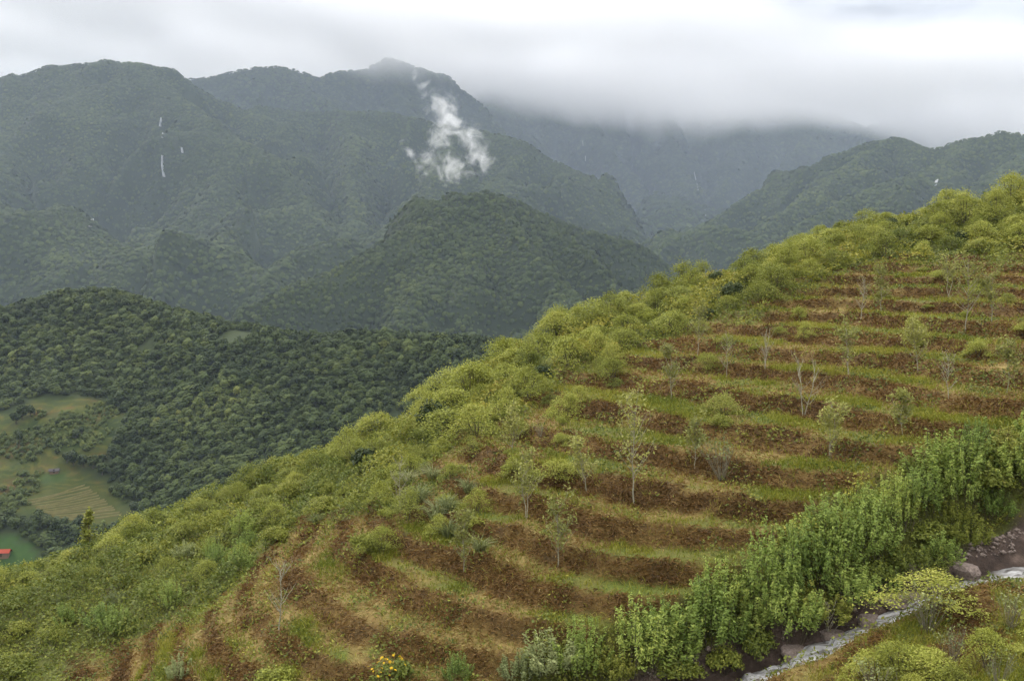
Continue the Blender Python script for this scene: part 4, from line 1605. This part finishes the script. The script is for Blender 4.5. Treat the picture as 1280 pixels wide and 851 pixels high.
# ------------------------------------------------------------------ ground cover: grass, dry bracken, weeds (stuff)
def ground_points(n, fn, box=(-33, 33, 24, 100)):
    """random points on the hillside kept with probability fn; thinner with distance"""
    x = rng.uniform(box[0], box[1], n)
    y = rng.uniform(box[2], box[3], n)
    k = (np.abs(x / y) < 0.60) & (rng.random(n) < np.minimum(1, (34 / y) ** 1.6))
    x, y = x[k], y[k]
    z = hill(x, y)
    u, v = to_px(np.stack([x, y, z], 1))
    k = (u > -60) & (u < 1340) & (v < 900) & (rng.random(len(x)) < fn(x, y, u, v))
    P = np.stack([x, y, z], 1)[k]
    print('cover points', len(P))
    return P


def stuff(name, me, label, cat):
    ob = bpy.data.objects.new(name, me)
    COL.objects.link(ob)
    ob['kind'] = 'stuff'
    ob['label'] = label
    ob['category'] = cat
    return ob


def up_blades(P, length, width, spread, tint, seed):
    lv = Leaves(seed)
    n = len(P)
    d = lv.rg.normal(size=(n, 3)) * spread
    d[:, 2] = 1
    bend = lv.rg.normal(size=(n, 3)) * .5 + np.array([0, 0, -.5])
    lv.blades(P - np.array([0, 0, .03]), d, length * lv.rg.uniform(.6, 1.3, n), width * lv.rg.uniform(.7, 1.3, n), bend, tint)
    return lv


def w_strip(x, y, u, v):
    t = gr_terr(x, y) * (1 - gr_riser(x, y)) * (1 - gr_bare(x, y) * .93) * (1 - gr_mud(x, y))
    return t * (0.12 + 0.88 * sstep(.40, .56, fbm(x / 4, y / 4, 4, 91)))


P = ground_points(1700000, w_strip, (-17, 46, 27, 96))
dist = P[:, 1] / 40
tint = np.clip(.42 + .9 * (fbm(P[:, 0] / 5, P[:, 1] / 5, 3, 92) - .5) + rng.normal(0, .14, len(P)) + .10 * sstep(44, 65, P[:, 1]), 0, 1)
lv = up_blades(P, .30 * dist ** .3, .030 * dist, .35, tint, 1)
stuff('grass', lv.mesh('grass', M_GRASS), 'bright green grass growing in strips along the terraces', 'grass')


def w_dry(x, y, u, v):
    return gr_terr(x, y) * np.clip(gr_riser(x, y) + .40 * gr_bare(x, y), 0, 1) * (1 - gr_mud(x, y)) * (.35 + .65 * sstep(.36, .5, fbm(x / 1.5, y / 1.5, 3, 93)))


P = ground_points(2200000, w_dry, (-24, 46, 27, 96))
dist = P[:, 1] / 40
n = len(P)
lv = Leaves(2)
d = lv.rg.normal(size=(n, 3)) * np.array([1, 1, .35]) + np.array([0, -.35, .30])
bend = lv.rg.normal(size=(n, 3)) * .6 + np.array([0, 0, -.6])
on_tread = 1 - gr_riser(P[:, 0], P[:, 1])
tint = np.clip(.34 + .38 * on_tread + .6 * (fbm(P[:, 0] / 3, P[:, 1] / 3, 3, 94) - .5) + lv.rg.normal(0, .17, n), 0, 1)
lv.blades(P + np.array([0, 0, .02]), d, .27 * lv.rg.uniform(.5, 1.4, n), .034 * dist * lv.rg.uniform(.6, 1.4, n), bend, tint)
stuff('dry_bracken', lv.mesh('dry_bracken', M_DRY), 'dead brown bracken and straw covering the terrace risers', 'bracken')


def w_wild(x, y, u, v):
    return np.clip(1 - gr_terr(x, y), 0, 1) * (1 - gr_mud(x, y)) * (.5 + .5 * sstep(.3, .5, fbm(x / 2, y / 2, 3, 95)))


P = ground_points(1100000, w_wild, (-40, 52, 24, 108))
dist = P[:, 1] / 45
lv = Leaves(3)
n = len(P)
tint = np.clip(.45 + .7 * (fbm(P[:, 0] / 4, P[:, 1] / 4, 3, 96) - .5) + lv.rg.normal(0, .15, n), 0, 1)
lv.add(P + np.stack([np.zeros(n), np.zeros(n), lv.rg.uniform(.02, .30, n) * (.5 + 1.6 * sstep(.42, .62, fbm(P[:, 0] / 1.3, P[:, 1] / 1.3, 3, 99)))], 1), lv.rg.normal(size=(n, 3)) * .6 + np.array([0, 0, .8]), .095 * dist ** .6 * lv.rg.uniform(.6, 1.4, n), 1.7, .2, tint)
stuff('weeds', lv.mesh('weeds', M_GREEN), 'low green weeds covering the ground between the shrubs', 'weeds')


def scrub_h(x, y):
    return 1.15 * sstep(.36, .74, fbm(x / 2.4, y / 2.4, 4, 131)) + .25 * fbm(x / .7, y / .7, 2, 132)


def w_scrub(x, y, u, v):
    _, _, side_ = creek_dist(x, y)
    return np.clip(1 - gr_terr(x, y) * 1.6, 0, 1) * (1 - gr_mud(x, y)) * ((side_ > 0) | (x < 4)) * sstep(.25, .5, scrub_h(x, y))


def w_leafy(x, y, u, v):
    return gr_terr(x, y) * (1 - gr_mud(x, y)) * sstep(.50, .64, fbm(x / 1.6, y / 1.6, 4, 141)) * .4


P = ground_points(900000, w_leafy, (-24, 46, 27, 96))
n = len(P)
lv = Leaves(8)
tint = np.clip(.32 + .6 * (fbm(P[:, 0] / 3, P[:, 1] / 3, 3, 142) - .5) + lv.rg.normal(0, .16, n), 0, 1)
lv.add(P + np.stack([np.zeros(n), np.zeros(n), lv.rg.uniform(.02, .22, n)], 1), lv.rg.normal(size=(n, 3)) * .6 + np.array([0, -.2, .7]), .075 * (P[:, 1] / 40) ** .7 * lv.rg.uniform(.6, 1.4, n), 1.8, .2, tint)
stuff('weeds', lv.mesh('weeds', M_SCRUB), 'small leafy weeds creeping over terrace edges and risers', 'weeds')

P = ground_points(1500000, w_scrub, (-42, 54, 27, 108))
n = len(P)
lv = Leaves(6)
hh = scrub_h(P[:, 0], P[:, 1])
e = .15
gxn = -(scrub_h(P[:, 0] + e, P[:, 1]) - hh) / e
gyn = -(scrub_h(P[:, 0], P[:, 1] + e) - hh) / e
nr = np.stack([gxn, gyn, np.ones(n)], 1) * .8 + lv.rg.normal(size=(n, 3)) * .55
uu_ = to_px(P)[0]
tint = np.clip(.30 + .26 * sstep(380, 640, uu_) + .75 * (fbm(P[:, 0] / 3.5, P[:, 1] / 3.5, 4, 133) - .5) + lv.rg.normal(0, .10, n), 0, 1)
lv.add(P + np.stack([np.zeros(n), np.zeros(n), hh * lv.rg.uniform(.55, 1.08, n)], 1), nr, .085 * (P[:, 1] / 45) ** .7 * lv.rg.uniform(.6, 1.4, n), 1.8, .2, tint)
stuff('scrub', lv.mesh('scrub', M_SCRUB), 'matted leafy scrub between the shrubs of the ridge and lower left slope', 'scrub')


def w_tuft(x, y, u, v):
    return np.clip(gr_terr(x, y) * .22 * (fbm(x / 1.2, y / 1.2, 2, 97) > .56) * (1 - gr_mud(x, y)) + (1 - gr_terr(x, y)) * .12 * (1 - gr_mud(x, y)), 0, 1)


P = ground_points(800000, w_tuft)
dist = P[:, 1] / 40
tint = np.clip(.62 + rng.normal(0, .2, len(P)), 0, 1)
lv = up_blades(P, .36, .026 * dist, .5, tint, 4)
stuff('grass', lv.mesh('grass', M_GRASS), 'yellowish grass tufts scattered over risers and scrub', 'grass')


# ------------------------------------------------------------------ rocks by the stream
def rock_mesh(seed):
    import bmesh
    bm = bmesh.new()
    bmesh.ops.create_icosphere(bm, subdivisions=3, radius=1)
    rd = np.random.default_rng(seed)
    off = rd.uniform(0, 50, 3)
    for vtx in bm.verts:
        c = vtx.co
        n1 = float(fbm(np.array(c.x * 1.1 + off[0]), np.array(c.y * 1.1 + c.z * .9 + off[1]), 4, seed))
        n2 = float(fbm(np.array(c.x * 2.6 + off[1]), np.array(c.y * 2.6 - c.z * 2.2 + off[2]), 3, seed + 3, ridged=True))
        vtx.co = c * (.60 + .7 * n1 + .25 * (n2 - .6))
        vtx.co.x = round(vtx.co.x * 3.2) / 3.2 * .5 + vtx.co.x * .5
        vtx.co.z = max(-.5, min(vtx.co.z, .62 + .08 * n1))
    me = bpy.data.meshes.new('rock')
    bm.to_mesh(me)
    bm.free()
    me.materials.append(M_ROCK)
    return me


rocks = [rock_mesh(700 + k) for k in range(3)]
for k, (u, v, sx, sy, sz, lab) in enumerate([
        (1128, 750, 1.15, .6, .42, 'pinkish brown boulder beside the white water of the stream'),
        (1085, 776, .60, .45, .35, 'brown rock just downstream of the pinkish boulder'),
        (1040, 795, .50, .40, .34, 'dark rock at the foot of the bare sapling by the stream'),
        (990, 815, .55, .40, .36, 'rock lowest along the stream near the bottom edge'),
        (1205, 712, .60, .45, .42, 'dark blocky rock where the stream leaves the gully'),
        (1172, 735, .45, .40, .30, 'brown rock upstream of the pinkish boulder')]):
    h = hit(u, v)
    o = bpy.data.objects.new('rock', rocks[k % 3])
    COL.objects.link(o)
    o.location = (h[0], h[1], h[2] - sz * .05)
    o.rotation_euler = (0, 0, k * 1.3)
    o.scale = (sx, sy, sz)
    tag(o, lab, 'rock', 'rocks along the stream')


P = ground_points(900000, lambda x, y, u, v: (gr_mud(x, y) > .45) * .07 * (fbm(x / .9, y / .9, 3, 55) > .50), (4, 34, 27, 50))
cd_, _, _ = creek_dist(P[:, 0], P[:, 1])
P = P[cd_ > .95]
sr = np.random.default_rng(77)
n = len(P)
octa = np.array([(1, 0, 0), (0, 1, 0), (-1, 0, 0), (0, -1, 0), (0, 0, .7), (0, 0, -.7)], float)
sv = octa[None] * sr.uniform(.6, 1.3, (n, 6, 1)) * (.035 + .13 * sr.random(n) ** 4)[:, None, None]
an = sr.uniform(0, 6.28, n)
cx, sx_ = np.cos(an)[:, None], np.sin(an)[:, None]
sv = np.stack([sv[:, :, 0] * cx - sv[:, :, 1] * sx_, sv[:, :, 0] * sx_ + sv[:, :, 1] * cx, sv[:, :, 2]], 2) + P[:, None]
sf = np.array([(0, 1, 4), (1, 2, 4), (2, 3, 4), (3, 0, 4), (1, 0, 5), (2, 1, 5), (3, 2, 5), (0, 3, 5)])
sf = (np.arange(n) * 6)[:, None, None] + sf[None]
ob = link_mesh('gravel', sv.reshape(-1, 3), sf.reshape(-1, 3), M_ROCK)
ob['kind'] = 'stuff'
ob['label'] = 'loose stones and gravel in the gully above the stream'
ob['category'] = 'gravel'


# ------------------------------------------------------------------ valley: single trees and houses
VT = [(20, 530, 4.6, 'dark round tree at the upper edge of the valley fields'), (28, 524, 5.0, 'tallest of the round dark trees above the valley fields'), (38, 520, 4.2, 'round dark tree right of the taller one above the fields'),
      (25, 556, 4.0, 'narrow dark tree standing alone in the valley fields', ), (60, 558, 2.8, 'small round tree in the middle of the valley fields'), (95, 548, 3.4, 'bushy tree between the two tan fields'), (102, 542, 2.6, 'small tree right of the bushy tree between the tan fields'),
      (92, 582, 4.8, 'dark tree in the clump above the oval plot'), (104, 584, 4.6, 'broad dark tree in the clump right of the oval plot'), (84, 578, 4.0, 'leftmost tree of the clump above the oval plot'), (116, 586, 4.4, 'tree at the right of the clump above the paddies'),
      (128, 594, 4.4, 'tree at the right end of the clump above the paddies'), (42, 606, 2.2, 'low bush on the left rim of the oval plot'), (100, 660, 3.0, 'narrow tree at the foot of the paddies'), (140, 617, 2.8, 'small tree at the right rim of the paddies'),
      (168, 642, 4.2, 'tree at the right foot of the paddies'), (176, 648, 3.8, 'tree beside the ridge line right of the paddies'),
      (48, 655, 4.6, 'dark tree below the paddies at left'), (60, 662, 4.8, 'tree in the dark clump below the paddies'), (72, 668, 4.6, 'lower tree in the dark clump below the paddies'), (84, 672, 4.4, 'tree at the right of the dark clump below the paddies'), (36, 664, 4.0, 'tree at the left of the dark clump above the lawn')]
trunk_me = Tubes()
trunk_me.add([(0, 0, -.9), (0.03, 0, -.2), (0, .03, .3)], .09, .05, 6)
trunk_me = trunk_me.mesh('trunk', M_STEM)
mat_vt = leaf_mat('valley tree leaves', [(0.05, (0.022, 0.036, 0.012)), (0.5, (0.045, 0.066, 0.020)), (1.0, (0.085, 0.105, 0.030))], .15, .5)


def valley_crown(seed, tall):
    rg = np.random.default_rng(seed)
    lv = Leaves(seed)
    lob = [(np.array([0, 0, .3]), .7)] + [(np.array([math.cos(a) * .45, math.sin(a) * .45, rg.uniform(0, .6)]), rg.uniform(.3, .5)) for a in rg.uniform(0, 6.28, 5)]
    for c, r in lob:
        k = int(170 * r)
        d = rg.normal(size=(k, 3))
        d /= np.linalg.norm(d, axis=1, keepdims=True)
        lv.add((c + d * r * rg.uniform(.75, 1.05, (k, 1))) * np.array([1, 1, tall]), d + rg.normal(size=(k, 3)) * .5 + np.array([0, 0, .3]), .24, 1.4, .2)
    return lv.mesh('crown', mat_vt)


vcrowns = [valley_crown(620 + k, [1.0, 1.3, 1.1][k]) for k in range(3)]
for k, (u, v, sz_, lab) in enumerate(VT):
    h = hill1.hit(u, v, 400, 800)
    if h is None:
        continue
    narrow = 1.5 if 'narrow' in lab else 1.0
    plant('valley_tree', [('trunk', trunk_me), ('crown', vcrowns[k % 3])], h + np.array([0, 0, sz_ * .75 * narrow]), sz_ * .8 / (1.3 if narrow > 1 else 1), rz(), lab, 'tree', 'trees among the valley fields', sz=narrow, sink=0)


def hut(name, u, v, w, d, hh, roof_c, label, rot):
    p = hill1.hit(u, v, 380, 800)
    root = bpy.data.objects.new(name, None)
    COL.objects.link(root)
    root.location = p
    root.rotation_euler = (0, 0, rot)
    tag(root, label, 'house')
    mw = bark_mat('hut wall', (.16, .10, .06), (.26, .17, .11))
    mr_ = bark_mat('hut roof', tuple(c * .8 for c in roof_c), roof_c)
    V = [(sx * w / 2, sy * d / 2, z) for z in (-1.2, hh) for sx, sy in ((-1, -1), (1, -1), (1, 1), (-1, 1))]
    V += [(-w / 2, 0, hh + d * .3), (w / 2, 0, hh + d * .3)]
    F = [(0, 1, 5, 4), (1, 2, 6, 5), (2, 3, 7, 6), (3, 0, 4, 7), (4, 7, 8), (5, 6, 9)]
    link_mesh('wall', V, F, mw, parent=root)
    e = .6
    t = .12
    V, F = [], []
    for sgn in (-1, 1):
        b = len(V)
        y0_, z0_ = sgn * (d / 2 + e), hh - e * .6 + .1
        for z in (0, t):
            V += [(-w / 2 - e, y0_, z0_ + z), (w / 2 + e, y0_, z0_ + z), (w / 2 + e, 0, hh + d * .3 + .1 + z), (-w / 2 - e, 0, hh + d * .3 + .1 + z)]
        F += [(b, b + 1, b + 2, b + 3), (b + 4, b + 7, b + 6, b + 5), (b, b + 4, b + 5, b + 1), (b + 1, b + 5, b + 6, b + 2), (b + 3, b + 2, b + 6, b + 7), (b, b + 3, b + 7, b + 4)]
    link_mesh('roof', V, F, mr_, parent=root)
    link_mesh('door', [(-.5, -d / 2 - .05, -.2), (.5, -d / 2 - .05, -.2), (.5, -d / 2 - .05, 1.9), (-.5, -d / 2 - .05, 1.9), (-.5, -d / 2 + .05, -.2), (.5, -d / 2 + .05, -.2), (.5, -d / 2 + .05, 1.9), (-.5, -d / 2 + .05, 1.9)],
              [(0, 1, 2, 3), (1, 5, 6, 2), (0, 3, 7, 4), (3, 2, 6, 7)], bark_mat('door wood', (.05, .035, .02), (.09, .06, .04)), parent=root)


hut('hut', 3, 694, 7.0, 3.6, 1.9, (.30, .050, .025), 'small red-roofed hut on the bright lawn at the left edge', .1)
hut('hut', 68, 590, 4.4, 2.6, 1.1, (.075, .065, .066), 'grey-roofed hut at the rim of the oval plot in the valley', .25)

# ------------------------------------------------------------------ waterfalls on the far slopes
mw_, nt, b = new_mat('falling water')
col = add_ramp(nt, add_noise(nt, .05, 5), [(.3, (.17, .18, .19)), (.7, (.36, .37, .38))])
nt.links.new(col, b.inputs['Base Color'])
b.inputs['Roughness'].default_value = .5


def waterfall(g, pix, width, label, ymin, ymax):
    pl = [g.hit(u, v, ymin, ymax, 3000) for u, v in pix]
    pl = [p for p in pl if p is not None]
    if len(pl) < 2:
        return
    pl = resample(pl, 6.0)
    V, F = [], []
    o = pl[-1].copy()
    for i, p in enumerate(pl):
        r = p / np.linalg.norm(p)
        q = p - r * 16.0                    # stands clear of the canopy on its rock face
        w = 0.42 * width * (.45 + .5 * (i / len(pl)) + .35 * float(vnoise(np.array(i * .6), np.array(2.2), 9)))
        for sx, sy in ((-.5, 0), (.5, 0), (.5, 14.0), (-.5, 14.0)):
            V.append(q + np.array([sx * w, sy, 0]) - o)
    n = len(pl)
    for i in range(n - 1):
        for k in range(4):
            a, c = i * 4 + k, i * 4 + (k + 1) % 4
            F.append((a, c, c + 4, a + 4))
    F += [(3, 2, 1, 0), (n * 4 - 4, n * 4 - 3, n * 4 - 2, n * 4 - 1)]
    ob = link_mesh('waterfall', V, F, mw_)
    ob.location = o
    tag(ob, label, 'waterfall', 'waterfalls on the far mountains')


waterfall(left_g, [(201, 147), (199, 158)], 5, 'topmost thread of the white waterfall on the left mountain', 1500, 3500)
waterfall(left_g, [(203, 166), (202, 172)], 4, 'short middle step of the white waterfall on the left mountain', 1500, 3500)
waterfall(left_g, [(202, 194), (202, 208), (204, 221)], 5, 'long lowest fall of the white waterfall on the left mountain', 1500, 3500)
waterfall(left_g, [(226, 184), (227, 191)], 4, 'short white fall right of the long one on the left mountain', 1500, 3500)
waterfall(left_g, [(114, 273), (111, 283)], 5, 'small fall low in the gully of the left mountain', 1500, 3500)
waterfall(wall_g, [(728, 172), (729, 182)], 7, 'faint upper thread of the fall on the far blue wall', 3200, 6400)
waterfall(wall_g, [(732, 195), (732, 201)], 8, 'bright lower fall on the far blue wall near the centre', 3200, 6400)
waterfall(wall_g, [(868, 215), (873, 238)], 6, 'faint slanting fall on the far blue wall at right', 3200, 6400)
waterfall(wall_g, [(881, 260), (882, 270)], 8, 'white fall at the foot of the far blue wall', 3200, 6400)
waterfall(right_g, [(1173, 224), (1170, 232)], 4, 'pale scar of water on the right hand ridge', 1700, 3200)

# ------------------------------------------------------------------ torn white cloud drifting before the middle ridge
def nm_(nt, op, *vals):
    n = nt.nodes.new('ShaderNodeMath')
    n.operation = op
    for i, v in enumerate(vals):
        if isinstance(v, (int, float)):
            n.inputs[i].default_value = v
        else:
            nt.links.new(v, n.inputs[i])
    return n.outputs[0]


def puff(name, pix, D, label, dens, seed):
    """one lumpy closed mesh round a chain of blobs (pixel, radius in m); its density is broken up inside"""
    import bmesh
    blobs = [(at(u, v, D + dd), r) for u, v, r, dd in pix]
    c = np.mean([b[0] for b in blobs], axis=0)
    mb = bpy.data.metaballs.new(name)
    bm = bmesh.new()
    lo = np.min([b[0] - b[1] * 1.6 for b in blobs], axis=0)
    hi = np.max([b[0] + b[1] * 1.6 for b in blobs], axis=0)
    bpy.data.metaballs.remove(mb)
    v = [(x, y, z) for z in (lo[2], hi[2]) for y in (lo[1], hi[1]) for x in (lo[0], hi[0])]
    f = [(0, 2, 3, 1), (4, 5, 7, 6), (0, 1, 5, 4), (2, 6, 7, 3), (0, 4, 6, 2), (1, 3, 7, 5)]
    bm.free()
    m = bpy.data.materials.new(name)
    m.use_nodes = True
    nt = m.node_tree
    nt.nodes.clear()
    out = nt.nodes.new('ShaderNodeOutputMaterial')
    pv = nt.nodes.new('ShaderNodeVolumePrincipled')
    pv.inputs['Color'].default_value = (1, 1, 1, 1)
    pv.inputs['Anisotropy'].default_value = 0.35
    nt.links.new(pv.outputs[0], out.inputs['Volume'])
    geo = nt.nodes.new('ShaderNodeNewGeometry')
    P = geo.outputs['Position']
    warp = nt.nodes.new('ShaderNodeTexNoise')
    warp.inputs['Scale'].default_value = 0.022
    warp.inputs['Detail'].default_value = 3
    nt.links.new(P, warp.inputs['Vector'])
    ws = nt.nodes.new('ShaderNodeVectorMath')
    ws.operation = 'MULTIPLY_ADD'
    nt.links.new(warp.outputs['Color'], ws.inputs[0])
    ws.inputs[1].default_value = (52, 52, 52)
    off = nt.nodes.new('ShaderNodeVectorMath')
    off.operation = 'SUBTRACT'
    nt.links.new(P, off.inputs[0])
    off.inputs[1].default_value = (26, 26, 26)
    nt.links.new(off.outputs[0], ws.inputs[2])
    tot = None
    for p, r in blobs:
        dn = nt.nodes.new('ShaderNodeVectorMath')
        dn.operation = 'DISTANCE'
        nt.links.new(ws.outputs[0], dn.inputs[0])
        dn.inputs[1].default_value = tuple(p)
        q = nm_(nt, 'SUBTRACT', 1.0, nm_(nt, 'DIVIDE', dn.outputs['Value'], r))
        tot = q if tot is None else nm_(nt, 'SMOOTH_MAX', tot, q, 0.15)
    nz = add_noise(nt, 0.032, 9, 0.70, P, 0.9)
    h = nm_(nt, 'ADD', tot, nm_(nt, 'MULTIPLY', nm_(nt, 'SUBTRACT', nz, 0.565), 4.6))
    mr = nt.nodes.new('ShaderNodeMapRange')
    mr.interpolation_type = 'SMOOTHSTEP'
    mr.inputs['From Min'].default_value = 0.05
    mr.inputs['From Max'].default_value = 1.1
    mr.inputs['To Min'].default_value = 0
    mr.inputs['To Max'].default_value = dens
    nt.links.new(h, mr.inputs['Value'])
    nt.links.new(mr.outputs[0], pv.inputs['Density'])
    m.cycles.volume_step_rate = 0.25
    ob = link_mesh('cloud', np.array(v) - c, f, m)
    ob.location = c
    ob['kind'] = 'stuff'
    ob['label'] = label
    ob['category'] = 'cloud'
    return ob


puff('white cloud', [(560, 150, 42, 0), (545, 175, 36, 0), (585, 170, 40, 10), (595, 198, 42, 0), (565, 210, 40, -10), (535, 200, 38, 0), (515, 190, 24, 0), (550, 130, 34, 0), (530, 108, 20, 0), (517, 92, 16, 0)],
     1850, 'torn white wisp of cloud hanging before the ridge behind the pointed hill', 0.04, 1)
puff('small cloud', [(497, 212, 14, 0), (455, 236, 14, 0)], 1850, 'tiny pale cloud scraps left of the white wisp', 0.02, 2)

# ------------------------------------------------------------------ clouds
def box_obj(name, x0, x1, y0, y1, z0, z1, mat):
    v = [(x, y, z) for z in (z0, z1) for y in (y0, y1) for x in (x0, x1)]
    f = [(0, 2, 3, 1), (4, 5, 7, 6), (0, 1, 5, 4), (2, 6, 7, 3), (0, 4, 6, 2), (1, 3, 7, 5)]
    return link_mesh(name, v, f, mat)


def vol_mat(name):
    m = bpy.data.materials.new(name)
    m.use_nodes = True
    nt = m.node_tree
    nt.nodes.clear()
    out = nt.nodes.new('ShaderNodeOutputMaterial')
    pv = nt.nodes.new('ShaderNodeVolumePrincipled')
    nt.links.new(pv.outputs[0], out.inputs['Volume'])
    return m, nt, pv


def nmath(nt, op, *vals):
    n = nt.nodes.new('ShaderNodeMath')
    n.operation = op
    for i, v in enumerate(vals):
        if isinstance(v, (int, float)):
            n.inputs[i].default_value = v
        else:
            nt.links.new(v, n.inputs[i])
    return n.outputs[0]


m, nt, pv = vol_mat('cloud bank')
pv.inputs['Color'].default_value = (0.95, 0.95, 0.955, 1)
pv.inputs['Anisotropy'].default_value = 0.3
g = nt.nodes.new('ShaderNodeNewGeometry')
sp = nt.nodes.new('ShaderNodeSeparateXYZ')
nt.links.new(g.outputs['Position'], sp.inputs[0])
nz = add_noise(nt, 0.0010, 5, 0.5, g.outputs['Position'])
# cloud base dips towards +X
base = nmath(nt, 'MULTIPLY_ADD', sp.outputs['X'], -0.088, 870.0)
h = nmath(nt, 'SUBTRACT', sp.outputs['Z'], base)
h = nmath(nt, 'ADD', h, nmath(nt, 'MULTIPLY', nmath(nt, 'SUBTRACT', nz, 0.5), 600.0))
mr = nt.nodes.new('ShaderNodeMapRange')
mr.interpolation_type = 'SMOOTHSTEP'
mr.inputs['From Min'].default_value = -60
mr.inputs['From Max'].default_value = 200
mr.inputs['To Min'].default_value = 0
mr.inputs['To Max'].default_value = 0.006
nt.links.new(h, mr.inputs['Value'])
mr2 = nt.nodes.new('ShaderNodeMapRange')
mr2.interpolation_type = 'SMOOTHSTEP'
mr2.inputs['From Min'].default_value = 120
mr2.inputs['From Max'].default_value = 360
mr2.inputs['To Min'].default_value = 1
mr2.inputs['To Max'].default_value = 0
nt.links.new(h, mr2.inputs['Value'])
# a thin murk hangs below the cloud base
murk = nmath(nt, 'MULTIPLY', mr2.outputs[0], 0.3e-4)
nt.links.new(nmath(nt, 'ADD', nmath(nt, 'MULTIPLY', mr.outputs[0], mr2.outputs[0]), murk), pv.inputs['Density'])
bank = box_obj('cloud', -3600, 4200, 3600, 6700, -150, 1750, m)
bank['kind'] = 'stuff'
bank['label'] = 'low grey cloud bank lying over the far mountain tops'
bank['category'] = 'cloud'

# ------------------------------------------------------------------ haze
m, nt, pv = vol_mat('haze')
pv.inputs['Color'].default_value = (0.66, 0.78, 0.98, 1)
pv.inputs['Density'].default_value = 0.66e-4
pv.inputs['Anisotropy'].default_value = 0.2
haze = box_obj('haze', -7200, 7200, -3200, 11200, VALLEY - 40, 1800, m)
haze['kind'] = 'stuff'
haze['label'] = 'pale blue haze filling the valley air'
haze['category'] = 'haze'
